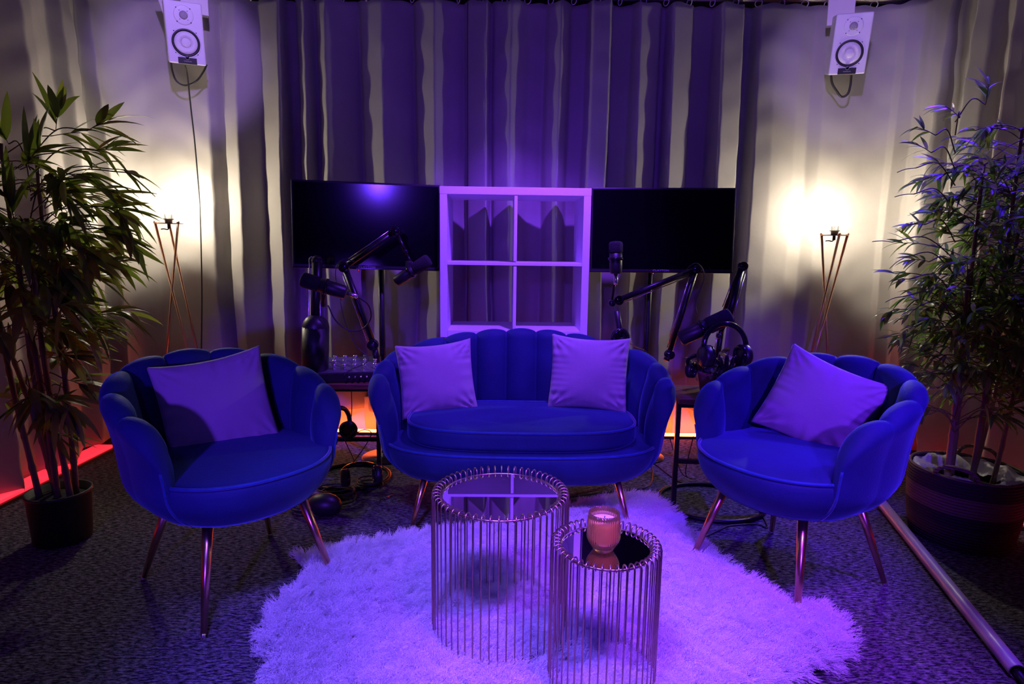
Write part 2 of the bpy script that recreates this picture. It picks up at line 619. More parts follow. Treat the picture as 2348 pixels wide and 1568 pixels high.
# rail: white track with rings
rail = thing('curtain_rail', 'white ceiling rail running round the stage above the curtains', 'curtain rail', (0, 0, 0))
mb = MB()
RP = cP[::6]
rx = []
for side in (-1, 1):
    rx.append([])
nn = len(RP)
pts = []
for i in range(nn):
    a = RP[max(i - 1, 0)]
    b2 = RP[min(i + 1, nn - 1)]
    t = np.array(b2) - np.array(a)
    t = t / np.hypot(*t)
    nx, ny = t[1], -t[0]
    off, hw = .01, .022
    row = []
    for (q, z) in ((-hw, 2.550), (hw, 2.550), (hw, 2.60), (-hw, 2.60), (-hw, 2.550)):
        row.append((RP[i][0] + nx * (off + q), RP[i][1] + ny * (off + q), z))
    pts.append(row)
mb.grid(pts)
mb.build('track', M['rail'], rail, smooth=False)
for x_ in (-1.9, -.9, 0, .9, 1.9):
    MB().box((x_, 3.69, 2.63), (.04, .04, .06)).build('ceiling_bracket', M['rail'], rail, smooth=False)
ring_me = None
s = px_to_s(330)
hk = []
while s < px_to_s(1990) and len(hk) < 95:
    x = float(np.interp(s, cs, cP[:, 0]))
    y = float(np.interp(s, cs, cP[:, 1]))
    if ring_me is None:
        mb = MB()
        mb.tube([(0, .019 * math.cos(a), .019 * math.sin(a)) for a in np.linspace(0, 2 * PI, 19)[:-1]], .0028, 6, closed=True)
        o = mb.build('ring', M['rail'], rail)
        ring_me = o
    else:
        o = ring_me.copy()
        C.objects.link(o)
        o.parent = rail
    o.location = (x, y - .01, 2.534)
    o.rotation_euler = (0, 0, random.uniform(.4, 1.2))
    s += .13

# ------------------------------------------------------------------ LED strips along the skirting
def led(name, a, b2, material, label, hgt=.045, wd=.05):
    t = thing(name, label, 'light strip', ((a[0] + b2[0]) / 2, (a[1] + b2[1]) / 2, 0), math.atan2(b2[1] - a[1], b2[0] - a[0]))
    L = math.hypot(b2[0] - a[0], b2[1] - a[1])
    MB().box((0, 0, .008), (L, wd, .016)).build('channel', M['black'], t, smooth=False)
    MB().box((0, 0, .016 + (hgt - .016) / 2), (L, wd * .82, hgt - .016)).build('diffuser', material, t, smooth=False, bevel=.005)


led('light_strip', (-2.285, -.2), (-2.285, 3.30), M['strip'], 'wide dim red light duct along the left wall behind the black pot', .036, .115)
led('light_strip', (2.235, -.2), (2.235, 3.30), M['strip'], 'wide dim red light duct along the right wall behind the woven basket', .036, .115)
led('light_strip', (-2.0, 3.66), (2.0, 3.66), M['strip_hot'], 'bright orange-red light strip on the floor behind the sofa', .030, .03)

# ================================================================== armchairs and sofa
def sup(th, a, b2, n):
    s_, c_ = math.sin(th), math.cos(th)
    return (-a * math.copysign(abs(s_) ** (2 / n), s_), -b2 * math.copysign(abs(c_) ** (2 / n), c_))


def plan(a, b2, n, th0, N):
    """points and outward normals along the arc from front left round the back to front right, even spacing"""
    T = np.linspace(th0, 2 * PI - th0, 2400)
    P = np.array([sup(t, a, b2, n) for t in T])
    d = np.hypot(*np.diff(P, axis=0).T)
    s = np.concatenate([[0], np.cumsum(d)])
    S = np.linspace(0, s[-1], N)
    X = np.interp(S, s, P[:, 0])
    Y = np.interp(S, s, P[:, 1])
    tx = np.gradient(X)
    ty = np.gradient(Y)
    L = np.hypot(tx, ty)
    nx, ny = -ty / L, tx / L
    # make it point outwards
    if nx[0] * X[0] < 0:
        nx, ny = -nx, -ny
    return X, Y, nx, ny, S


def bottom_in(z, z0):
    """how far the body tucks in towards the bottom"""
    t = max(0., min(1., (z - z0) / .13))
    return -.075 * (1 - t) ** 2.2


def make_seat_shell(parent, a, b2, n, th0, pet, z0, zs, Hb, Ha, fa, fb, tk=.034, bul=.036):
    per = 22
    N = pet * per + 1
    X, Y, nx, ny, S = plan(a, b2, n, th0, N)
    rows = []
    outer = []
    for i in range(N):
        u = i / (N - 1)
        ph = u * pet
        sc = abs(math.sin(PI * ph))
        dome = sc ** .55
        side = min(u, 1 - u)
        H = Ha + (Hb - Ha) * min(1, math.sin(PI * u) ** 1.3)
        e = side * pet
        if e < 1.15:
            q = 1 - e / 1.15
            H = zs + .05 + (H - zs - .05) * math.sqrt(max(0, 1 - q ** 3.6))
        H -= .020 * (1 - dome)
        fl = fa + (fb - fa) * math.sin(PI * u)
        tin = tk + bul * sc ** .6
        tout = .016 + .004 * sc
        e2 = min(1, side * pet / .28)
        cl = math.sqrt(max(.0, 1 - (1 - e2) ** 2))
        tin = .010 + (tin - .010) * cl
        tout = .006 + (tout - .006) * cl
        row = []

        def F(z):
            t = max(0, (z - z0) / (.78 - z0))
            return fl * t ** 1.15

        rt = (tin * .85 + tout + .012 * cl) / 2
        zt = H - rt
        # inner wall
        K = 12
        for k in range(K):
            t = k / (K - 1)
            z = (zs - .04) + (zt - zs + .04) * t
            swell = .72 + .28 * math.sin(PI * min(1, t * .9))
            row.append((F(z) - tin * (swell if t < .999 else .85) , z))
        ci, co = row[-1][0], F(zt) + tout + .012 * cl
        cm = (ci + co) / 2
        rr_ = (co - ci) / 2
        for k in range(1, 10):
            g = PI - PI * k / 10
            row.append((cm + rr_ * math.cos(g), zt + rr_ * 1.05 * math.sin(g)))
        K = 16
        for k in range(K):
            t = k / (K - 1)
            z = zt + (z0 - zt) * t
            extra = .012 * cl * max(0, 1 - t * 2.5) ** 2
            row.append((F(z) + tout + extra + bottom_in(z, z0), z))
        row.append((row[-1][0] - .03, z0 - .004))
        rows.append([(X[i] + nx[i] * p, Y[i] + ny[i] * p, z) for p, z in row])
        outer.append(rows[-1])
    mb = MB()
    mb.grid(rows)
    m = len(rows[0])
    n0 = 0
    mb.f.append(tuple(range(m)))
    mb.f.append(tuple((N - 1) * m + k for k in range(m))[::-1])
    mb.build('backrest', M['velvet'], parent)
    # piping down the front edge of each arm
    for r_ in (rows[1], rows[-2]):
        mb = MB()
        c = [Vector(p) for p in r_[22:-1]]
        mb.tube(c, .0045, 6)
        mb.build('piping', M['piping'], parent)


def make_drum(parent, a, b2, n, z0, z1, grow=.004, name='seat', crown=.02, tuck=True):
    """rounded base or seat filling the oval"""
    N = 96
    T = np.linspace(0, 2 * PI, N + 1)[:-1]
    prof = []
    h = z1 - z0
    for k in range(10):
        t = k / 9
        z = z0 + (h - .018) * t
        prof.append((grow + .010 + (bottom_in(z, z0) if tuck else -.02 * (1 - min(1, t * 3)) ** 2), z))
    prof += [(grow + .006, z1 - .008), (grow - .006, z1 - .001)]
    rows = []
    P = [sup(t, a, b2, n) for t in T]
    nrm = []
    for i in range(N):
        p0, p1 = P[i - 1], P[(i + 1) % N]
        tx, ty = p1[0] - p0[0], p1[1] - p0[1]
        L = math.hypot(tx, ty)
        nx, ny = ty / L, -tx / L
        if nx * P[i][0] + ny * P[i][1] < 0:
            nx, ny = -nx, -ny
        nrm.append((nx, ny))
    for i in range(N):
        row = [(P[i][0] * .3, P[i][1] * .3, z0 - .003)]
        row += [(P[i][0] + nrm[i][0] * g, P[i][1] + nrm[i][1] * g, z) for g, z in prof]
        for k, s_ in enumerate((.93, .8, .6, .35, .12, .001)):
            row.append((P[i][0] * s_, P[i][1] * s_, z1 + crown * (1 - s_ ** 2.5)))
        rows.append(row)
    mb = MB()
    mb.grid(rows, closed_u=True)
    o = mb.build(name, M['velvet'], parent)
    mb = MB()
    mb.tube([(P[i][0] + nrm[i][0] * (grow + .006), P[i][1] + nrm[i][1] * (grow + .006), z1 - .002) for i in range(N)], .0055, 6, closed=True)
    mb.build('piping', M['piping'], o)
    return o


def make_leg(parent, top, foot, r0=.017, r1=.009):
    mb = MB()
    top, foot = Vector(top), Vector(foot)
    d = (foot - top).normalized()
    mb.tube([top, top.lerp(foot, .5), foot - d * .012], [r0, (r0 + r1) / 2, r1], 14)
    o = mb.build('leg', M['gold'], parent)
    MB().lathe([(.0085, 0), (.009, .004), (.006, .009), (.006, .02)], 14, origin=(foot.x, foot.y, foot.z)).build('glide', M['silver'], o)


def make_chair(label):
    t = thing('armchair', label, 'armchair', group='blue velvet armchairs')
    make_seat_shell(t, .288, .312, 2.25, R(58), 9, .315, .465, .775, .640, .050, .050, tk=.030, bul=.030)
    make_drum(t, .288, .312, 2.25, .315, .465)
    for sx in (-1, 1):
        make_leg(t, (sx * .150, -.15, .325), (sx * .2205, -.2455, 0))
        make_leg(t, (sx * .150, .15, .325), (sx * .2295, .2455, 0))
    return t


ch = make_chair('blue velvet shell armchair left of the sofa, its legs beside the rug')
ch.location = (-.937, 1.977, 0)
ch.rotation_euler = (0, 0, R(48))
ch2 = clone(ch, (.998, 2.068, 0), R(-59), 'blue velvet shell armchair right of the sofa, in front of the basket')

so = thing('sofa', 'blue velvet two seat shell sofa in the middle of the stage', 'sofa', (.045, 2.63, 0))
make_seat_shell(so, .575, .325, 3.0, R(66), 13, .20, .36, .765, .60, .095, .05, tk=.036, bul=.036)
make_drum(so, .575, .325, 3.0, .20, .345, name='base', crown=.005)
cu = MB()
cuo = make_drum(so, .475, .245, 3.0, .350, .435, name='seat_cushion', crown=.012, tuck=False)
cuo.location = (0, -.050, 0)
for sx in (-1, 1):
    make_leg(so, (sx * .40, -.21, .21), (sx * .45, -.295, 0), .015, .008)
    make_leg(so, (sx * .40, .17, .21), (sx * .45, .25, 0), .015, .008)


# ------------------------------------------------------------------ pillows
def pillow(label, T, w_=.40, h_=.40, thick=.10, seed=0, mirror=1):
    r = random.Random(seed)
    ph = [r.uniform(0, 6) for _ in range(8)]
    N = 56
    mb = MB()
    for side in (-1, 1):
        rows = []
        for i in range(N + 1):
            row = []
            for j in range(N + 1):
                u, v = -1 + 2 * i / N, -1 + 2 * j / N
                pu = 1 - .06 * (1 - v * v) ** 1.0 * abs(u)
                pv = 1 - .11 * (1 - u * u) ** 1.0 * abs(v)
                x = u * w_ / 2 * pu
                z = v * h_ / 2 * pv
                e = max(0, (1 - u ** 2) * (1 - v ** 2))
                d = thick / 2 * e ** .42
                # gathers radiating from the seams
                edge = max(abs(u), abs(v))
                k = max(0, (edge - .45) / .55) * min(1, e * 14)
                along = v if abs(u) > abs(v) else u
                d += .0024 * k * math.sin(along * 13 + ph[0] + 3 * math.sin(along * 4 + ph[1])) * side
                d += .0014 * k * math.sin(along * 31 + ph[2] + 4 * math.sin(along * 3 + ph[6])) + .004 * e * math.sin(3 * u + ph[3]) * math.sin(4 * v + ph[4])
                # corner folds
                cdist = math.hypot(abs(u) - 1, abs(v) - 1)
                d += .006 * math.exp(-(cdist / .5) ** 2) * math.sin(14 * math.atan2(1 - abs(v), 1 - abs(u)) + ph[5]) * min(1, e * 10)
                row.append((x, side * d, z))
            rows.append(row)
        mb.grid(rows)
    o = mb.build('pillow', M['pillow'])
    import bmesh as _b
    bm = _b.new()
    bm.from_mesh(o.data)
    _b.ops.remove_doubles(bm, verts=bm.verts, dist=.0003)
    _b.ops.recalc_face_normals(bm, faces=bm.faces)
    bm.to_mesh(o.data)
    bm.free()
    o.matrix_world = T
    return tag(o, label, 'pillow', 'lilac throw pillows')


def pose(loc, pitch, roll, yaw):
    return (Matrix.Translation(loc) @ Matrix.Rotation(R(yaw), 4, 'Z') @ Matrix.Rotation(R(pitch), 4, 'X') @ Matrix.Rotation(R(roll), 4, 'Y'))


pillow('lilac pillow leaning in the left armchair', pose((-1.040, 2.095, .595), -14, -8, 30), .365, .36, seed=1)
pillow('lilac pillow at the left end of the sofa', pose((-.338, 2.70, .570), -14, -5, 10), .345, .335, seed=2)
pillow('lilac pillow at the right end of the sofa', pose((.352, 2.73, .596), -12, 2, -6), .36, .345, seed=3)
pillow('lilac pillow propped askew on one corner in the right armchair', pose((1.125, 2.165, .605), -16, 20, -32), .365, .34, seed=4)

# ================================================================== wire tables with candle
def wire_table(label, x, y, Rr, H, n, k_in):
    t = thing('side_table', label, 'side table', (x, y, 0), 0, 'round wire side tables')
    ri = Rr * k_in
    ZB = .046
    wm = None
    r_ = .0021
    m_ = (Rr + ri) / 2
    hw = (Rr - ri) / 2
    pts = [(ri + .004, 0, ZB), (Rr - .010, 0, ZB - .003), (Rr - .002, 0, ZB + .004), (Rr, 0, ZB + .015)]
    pts += [(Rr, 0, ZB + (H - ZB) * q) for q in (.25, .5, .75)]
    for g in np.linspace(0, PI, 9):
        pts.append((m_ + hw * math.cos(g), 0, H + hw * math.sin(g)))
    pts.append((ri + .0005, 0, H - .012))
    o = MB().tube(pts, r_, 6).build('wire', M['brass'], t)
    for k in range(n):
        q = o if k == 0 else o.copy()
        if k:
            C.objects.link(q)
            q.parent = t
        q.rotation_euler = (0, 0, 2 * PI * (k + .5) / n)
    for nm, z in (('top_ring', H - .006), ('bottom_ring', ZB)):
        MB().tube([(ri * math.cos(a), ri * math.sin(a), z) for a in np.linspace(0, 2 * PI, 97)[:-1]], .0034, 8, closed=True).build(nm, M['brass'], t)
    MB().lathe([(ri - .002, H - .010), (ri - .002, H - .0045), (ri - .004, H - .004)], 96).build('mirror_top', M['mirror'], t, smooth=False)
    return t


wire_table('taller brass wire table with round mirror top, left of the candle table', -.028, 1.681, .198, .455, 54, .86)
wire_table('smaller brass wire table with the amber candle glass on it', .244, 1.448, .138, .419, 44, .82)

cd = thing('candle_glass', 'ribbed amber glass holding a pale candle on the smaller wire table', 'candle', (.2345, 1.432, .4155))
HG = .098


def rib(g, z):
    return 1 + .018 * math.cos(g * 40) * (1 if z > .02 else .3)


gp_o = [(.0215, 0), (.024, .001), (.027, .006), (.0385, .026), (.0412, .034), (.0412, .055), (.0395, .080), (.0378, .0985)]
gp_i = [(.0355, .0985), (.0370, .080), (.0385, .055), (.0385, .036), (.0355, .027), (.022, .010), (.0001, .009)]
mb = MB()
prof = [(.0001, 0.)] + gp_o + gp_i
mb.lathe(prof, 160, fn=rib)
mb.build('glass', M['amber'], cd)
MB().lathe([(.0001, .0105), (.0215, .0112), (.0345, .028), (.0370, .037), (.0370, .055), (.0355, .076), (.0340, .0775), (.0001, .0765)], 48).build('wax', M['wax'], cd)
MB().tube([(0, 0, .076), (.001, 0, .083), (.002, .001, .088)], .0012, 6).build('wick', M['black'], cd)

# ================================================================== white cube shelf and its table
sh = thing('cube_shelf', 'white two by two cube shelf standing between the two screens', 'shelf', (.009, 3.146, .693), R(1.15))
t_, ti = .038, .016
W_ = .765
# origin at front bottom centre
MB().box((0, .195, W_ - t_ / 2), (W_, .39, t_)).build('top_panel', M['white_board'], sh, smooth=False, bevel=.0015)
MB().box((0, .195, t_ / 2), (W_ - 2 * t_, .39, t_)).build('bottom_panel', M['white_board'], sh, smooth=False, bevel=.0015)
for sx in (-1, 1):
    MB().box((sx * (W_ / 2 - t_ / 2), .195, (W_ - t_) / 2), (t_ - .001, .388, W_ - t_)).build('side_panel', M['white_board'], sh, smooth=False, bevel=.0015)
MB().box((0, .197, W_ / 2), (W_ - 2 * t_, .386, ti)).build('shelf_board', M['white_board'], sh, smooth=False, bevel=.001)
for z in (W_ / 4 + ti * .6, W_ * 3 / 4 - ti * .6):
    MB().box((.002, .1965, z), (ti, .386, W_ / 2 - t_ - ti / 2)).build('divider', M['white_board'], sh, smooth=False, bevel=.001)

tb = thing('low_table', 'black low table behind the sofa carrying the white cube shelf', 'table', (.009, 3.146, 0), R(1.15))
MB().box((0, .2, .678), (.60, .38, .03)).build('tabletop', M['black'], tb, smooth=False, bevel=.002)
for sx in (-1, 1):
    for yy in (.04, .36):
        MB().box((sx * .27, yy, .3315), (.035, .035, .663)).build('leg', M['black'], tb, smooth=False)


# ================================================================== screens
def text_mesh(body, size, depth, parent, T, name='lettering', material='label_ink', xs=1.):
    cu_ = bpy.data.curves.new('t', 'FONT')
    cu_.body = body
    cu_.size = size
    cu_.extrude = depth
    cu_.align_x = 'CENTER'
    cu_.align_y = 'CENTER'
    to = bpy.data.objects.new('t', cu_)
    C.objects.link(to)
    bpy.context.view_layer.update()
    me = bpy.data.meshes.new_from_object(to.evaluated_get(bpy.context.evaluated_depsgraph_get()))
    bpy.data.objects.remove(to, do_unlink=True)
    me.materials.clear()
    me.materials.append(M[material])
    me.transform(Matrix.Diagonal((xs, 1, 1, 1)))
    o = bpy.data.objects.new(name, me)
    C.objects.link(o)
    o.parent = parent
    o.matrix_local = T
    return o


def tv(label, loc, pitch, roll, yaw, pole_dx):
    w_, h_ = .735, .435
    t = thing('television', label, 'television', group='black screens beside the shelf')
    t.matrix_world = pose(loc, pitch, roll, yaw)
    MB().box((0, .022, 0), (w_, .036, h_)).build('casing', M['black'], t, smooth=False, bevel=.004)
    MB().box((0, .0035, .005), (w_ - .018, .003, h_ - .030)).build('screen', M['screen'], t, smooth=False)
    mb = MB()
    mb.box((0, .0025, -h_ / 2 + .004), (w_ - .004, .006, .006))
    mb.build('bottom_trim', M['black_gloss'], t, smooth=False, bevel=.001)
    text_mesh('CLAYTON', .0135, .0004, t, Matrix.Translation((0, -.0012, -h_ / 2 + .0115)) @ Matrix.Rotation(PI / 2, 4, 'X'), 'lettering', 'label_ink', 1.35)
    MB().box((-.04, .0, -h_ / 2 - .004), (.010, .010, .008)).build('sensor_bump', M['black'], t, smooth=False)
    MB().sphere((-.04, -.0052, -h_ / 2 - .004), .0018, 8, 6).build('standby_light', M['red_dot'], t)
    MB().box((0, .055, -.02), (.30, .035, .24)).build('rear_housing', M['black'], t, smooth=False, bevel=.01)
    # floor stand (own thing)
    s_ = thing('screen_stand', label.replace('flat screen', 'floor stand holding the screen'), 'stand', (loc[0] + pole_dx, loc[1] + .105, 0), R(yaw), 'black screen stands')
    MB().tube([(0, 0, .01), (0, 0, 1.25)], .016, 12).build('pole', M['black_metal'], s_)
    MB().lathe([(.125, 0), (.125, .006), (.12, .010), (.022, .012), (.020, .03), (.001, .03)], 40).build('base', M['black_metal'], s_)
    MB().box((-pole_dx, -.020, 1.22), (.22 + abs(pole_dx), .022, .10)).build('mounting_plate', M['black_metal'], s_, smooth=False, bevel=.002)
    return t


tv('black flat screen left of the white shelf', (-.743, 3.141, 1.256), -.6, .9, 6.7, .045)
tv('black flat screen right of the white shelf', (.769, 3.207, 1.256), -3.4, -.3, -3.1, -.03)


# ================================================================== speakers
def speaker(label, loc, pitch, roll, yaw, side):
    w_, h_, d_ = .170, .285, .22
    t = thing('speaker', label, 'speaker', group='white studio speakers hung high on both sides')
    t.matrix_world = pose(loc, pitch, roll, yaw)
    MB().box((0, d_ / 2, 0), (w_, d_, h_)).build('cabinet', M['white_plastic'], t, smooth=False, bevel=.007, seg=3)
    ax = (0, -1, 0)
    zc = -.043
    # woofer
    MB().lathe([(.0645, -.003), (.0645, .0015), (.062, .003), (.058, .0035), (.053, .001), (.053, -.003)], 64, ax, (0, 0, zc)).build('surround', M['black'], t)
    MB().lathe([(.0525, -.002), (.0525, .0022), (.0225, .0005), (.0225, -.002)], 64, ax, (0, 0, zc)).build('cone', M['cone'], t)
    MB().lathe([(.0225, .0), (.0225, .002), (.021, .0045), (.017, .006), (.009, .008), (.0001, .0086)], 32, ax, (0, 0, zc)).build('dust_cap', M['cone'], t)
    MB().lathe([(.071, -.002), (.071, .0012), (.0665, .002), (.065, -.001)], 64, ax, (0, 0, zc)).build('basket_ring', M['white_plastic'], t)
    # tweeter
    MB().lathe([(.045, -.002), (.045, .001), (.040, .0018), (.019, .0008)], 48, ax, (0, 0, .082)).build('tweeter_plate', M['white_plastic'], t)
    MB().lathe([(.0195, 0), (.0195, .0022), (.010, .0035), (.0001, .004)], 32, ax, (0, 0, .082)).build('tweeter', M['grille'], t)
    mb = MB()
    for sx in (-1, 1):
        for sz in (-1, 1):
            mb.lathe([(.0026, 0), (.0026, .003), (.0001, .0034)], 8, ax, (sx * .031, 0, .082 + sz * .031))
            mb.lathe([(.0018, 0), (.0018, .003), (.0001, .0034)], 8, ax, (sx * .018, 0, .082 + sz * .020))
            mb.lathe([(.0026, 0), (.0026, .003), (.0001, .0034)], 8, ax, (sx * .050, 0, zc + sz * .050))
    mb.build('screw', M['black'], t)
    # badge
    MB().box((0, -.0015, -.1265), (.085, .005, .030)).build('badge', M['black'], t, smooth=False, bevel=.001)
    MB().lathe([(.0095, 0), (.0095, .004), (.0085, .0048), (.0001, .005)], 24, ax, (0, -.001, -.1125)).build('emblem', M['black_gloss'], t)
    MB().tube([(.0082 * math.cos(a), -.0062, -.1125 + .0082 * math.sin(a)) for a in np.linspace(0, 2 * PI, 25)[:-1]], .0006, 6, closed=True).build('emblem_ring', M['label_ink'], t)
    text_mesh('YAMAHA', .0075, .0003, t, Matrix.Translation((0, -.0042, -.1290)) @ Matrix.Rotation(PI / 2, 4, 'X'), 'lettering', 'label_ink', 1.2)
    # bracket from the ceiling
    p = Vector(loc)
    br = thing('speaker_bracket', label.replace('studio speaker', 'ceiling bracket carrying the speaker'), 'bracket', (p.x, p.y + .12, 0), R(yaw), 'speaker brackets')
    zt = p.z + h_ / 2 - .005
    MB().box((0, 0, 2.60), (.30, .11, .02)).build('ceiling_plate', M['rail'], br, smooth=False, bevel=.002)
    MB().box((0, .06, (zt + 2.59) / 2 + .01), (.13, .04, 2.59 - zt)).build('neck', M['rail'], br, smooth=False, bevel=.002)
    if side < 0:
        a_, b_, c_ = [at(x, y, p.z and 3.36) - Vector((p.x, p.y + .12, 0)) for x, y in ((352, -30), (384, -30), (391, 78))]
        q_ = Matrix.Rotation(-R(yaw), 3, 'Z')
        a_, b_, c_ = q_ @ a_, q_ @ b_, q_ @ c_
        o_ = Vector((0, .012, 0))
        MB().add([a_, b_, c_, a_ + o_, b_ + o_, c_ + o_], [(0, 2, 1), (3, 4, 5), (0, 1, 4, 3), (1, 2, 5, 4), (2, 0, 3, 5)]).build('gusset', M['rail'], br, smooth=False)
    else:
        MB().box((.10, .0, 2.545), (.16, .06, .025)).build('cross_plate', M['rail'], br, smooth=False, bevel=.002)
    return t


speaker('white studio speaker hanging above the left lamp', (-1.666, 3.272, 2.203), 15, -2.2, 29.5, -1)
speaker('white studio speaker hanging above the right lamp', (1.719, 3.332, 2.212), 15, 1.7, -20.2, 1)


def cable(name, label, pts, r=.003, n=10, material='black_rubber', cat='cable', group=None):
    o = MB().tube(bez(pts, n), r, 7).build(name, M[material])
    return tag(o, label, cat, group)


cable('speaker_cable', 'black cable hanging straight down from the left speaker onto the curtain',
      [at(425, 150, 3.40), at(430, 175, 3.44), at(437, 240, 3.50), at(446, 320, 3.54), at(453, 400, 3.555), at(458, 470, 3.56), at(461, 560, 3.555), at(463, 680, 3.545), at(462, 800, 3.53)], .0038)
cable('speaker_cable', 'black cable loop sagging under the left speaker',
      [at(392, 142, 3.42), at(396, 165, 3.44), at(405, 186, 3.46), at(425, 196, 3.47), at(450, 186, 3.46), at(466, 165, 3.45), at(474, 148, 3.44)], .005)
cable('speaker_cable', 'black cable loop sagging under the right speaker',
      [at(1905, 165, 3.47), at(1908, 190, 3.49), at(1918, 208, 3.50), at(1930, 222, 3.51), at(1944, 215, 3.50), at(1950, 195, 3.49), at(1952, 172, 3.48)], .006)


# ================================================================== lamps
def lamp(label, plate, rods, Y):
    """rods: list of (top pixel, low pixel, depth at top, depth at floor)"""
    base = Vector((plate.x, plate.y, 0))
    t = thing('floor_lamp', label, 'lamp', base, 0, 'three legged lamps with bare bulbs')
    pz = plate.z
    for (tx, ty, fx, fy) in rods:
        a = Vector((tx, ty, pz))
        b2 = Vector((fx, fy, .006))
        MB().tube([a, b2], .0065, 10).build('leg', M['gold'], t)
        MB().sphere((tx, ty, pz + .004), .009, 10, 6).build('leg_cap', M['gold'], t)
    MB().lathe([(.0001, pz - .003), (.072, pz - .003), (.072, pz + .001), (.0001, pz + .001)], 40).build('top_plate', M['gold'], t, smooth=False)
    MB().lathe([(.0001, pz - .028), (.008, pz - .028), (.008, pz), (.018, pz + .002), (.0195, pz + .020), (.027, pz + .021), (.027, pz + .025), (.0195, pz + .026), (.020, pz + .050), (.0001, pz + .05)],
               24).build('socket', M['black'], t)
    MB().tube(bez([(0, 0, pz - .026), (-.01, 0, pz - .034), (-.03, 0, pz - .030), (-.045, .0, pz - .033)], 6), .003, 6).build('lead', M['black_rubber'], t)
    bz = pz + .050 + .060
    prof = [(.014, pz + .050), (.018, pz + .056), (.026, pz + .062)]
    rb = .0600
    zc = pz + .062 + .052
    for k in range(3, 19):
        g = PI * k / 18
        prof.append((max(.0003, rb * math.sin(g)), zc - rb * math.cos(g)))
    o = MB().lathe(prof, 40).build('bulb', M['bulb'], t)
    MB().sphere((0, 0, zc), .018, 16, 10, (.8, .8, 1.4)).build('filament', M['filament'], o)
    return t


pl = at(387, 512, 3.42)
lamp('gold three-legged lamp with a glowing globe bulb, behind the left armchair', pl,
     [(-.058, -.030, .146, .02), (-.030, .058, .105, .16), (.068, -.03, -.165, .02)], 3.2)
pr = at(1913, 539, 3.42)
lamp('gold three-legged lamp with a glowing globe bulb, behind the right armchair', pr,
     [(-.060, .02, .135, .06), (-.008, -.068, -.075, .15), (.062, -.02, -.175, -.04)], 3.2)

# ================================================================== rug
RO = [(-.815, 2.125), (-.68, 2.20), (-.52, 2.25), (-.30, 2.33), (-.05, 2.40), (.14, 2.50), (.33, 2.60), (.52, 2.69), (.635, 2.71), (.685, 2.60), (.70, 2.42), (.745, 2.24), (.80, 2.08), (.86, 1.93), (.91, 1.84), (.985, 1.83),
      (1.02, 1.74), (.99, 1.65), (.90, 1.575), (.78, 1.51), (.66, 1.455), (.52, 1.37), (.50, 1.25), (.42, 1.08), (.25, .98), (0, .95), (-.25, 1.0), (-.50, 1.10), (-.60, 1.22), (-.60, 1.36),
      (-.665, 1.47), (-.74, 1.60), (-.765, 1.72), (-.765, 1.85), (-.72, 1.95), (-.73, 2.03)]
RO = [(x - .035 * math.copysign(min(1, abs(x - .1) * 2), x - .1), y - .02 * math.copysign(min(1, abs(y - 1.75) * 2), y - 1.75)) for x, y in RO]
rp_ = bez([(x, y, 0) for x, y in RO] + [(RO[0][0], RO[0][1], 0)], 5)[:-1]
cx_, cy_ = .05, 1.75
mb = MB()
rows = []
for p in rp_:
    row = []
    for s_ in (1.0, .995, .97, .9, .8, .68, .55, .42, .28, .14, .001):
        x, y = cx_ + (p.x - cx_) * s_, cy_ + (p.y - cy_) * s_
        z = .004 if s_ == 1.0 else .014 + .006 * math.sin(9 * x + 1) * math.sin(8 * y)
        row.append((x, y, z))
    rows.append(row)
mb.grid(rows, closed_u=True)
rug = mb.build('rug', M['rug'])
rug.data.materials.append(M['fur'])
tag(rug, 'cream shaggy fur rug under the wire tables in the middle', 'rug')
# even faces for the pile: dense triangulated grid
import bmesh
bm = bmesh.new()
bm.from_mesh(rug.data)
bmesh.ops.subdivide_edges(bm, edges=[e for e in bm.edges if e.calc_length() > .06], cuts=2, use_grid_fill=True)
bm.to_mesh(rug.data)
bm.free()
ps_m = rug.modifiers.new('pile', 'PARTICLE_SYSTEM')
ps = rug.particle_systems[0]
st = ps.settings
st.type = 'HAIR'
st.count = 26000
st.hair_length = .038
st.hair_step = 4
st.emit_from = 'FACE'
st.use_emit_random = True
st.use_even_distribution = True
st.distribution = 'RAND'
st.material = 2
st.use_advanced_hair = True
st.tangent_factor = .0
st.normal_factor = .011
st.factor_random = .008
st.object_align_factor = (.006, -.006, .0)
st.child_type = 'INTERPOLATED'
st.child_percent = 3
st.rendered_child_count = 14
st.child_length = 1.0
st.clump_factor = .25
st.clump_shape = -.1
st.roughness_1 = .007
st.roughness_1_size = .03
st.roughness_2 = .02
st.roughness_endpoint = .012
st.root_radius = 1.0
st.tip_radius = .25
st.radius_scale = .0022
st.shape = .2
st.display_step = 3
st.render_step = 4
ps.seed = 3


# ================================================================== plants
LIM = [Vector((0, 0, 0)), -9, 9]


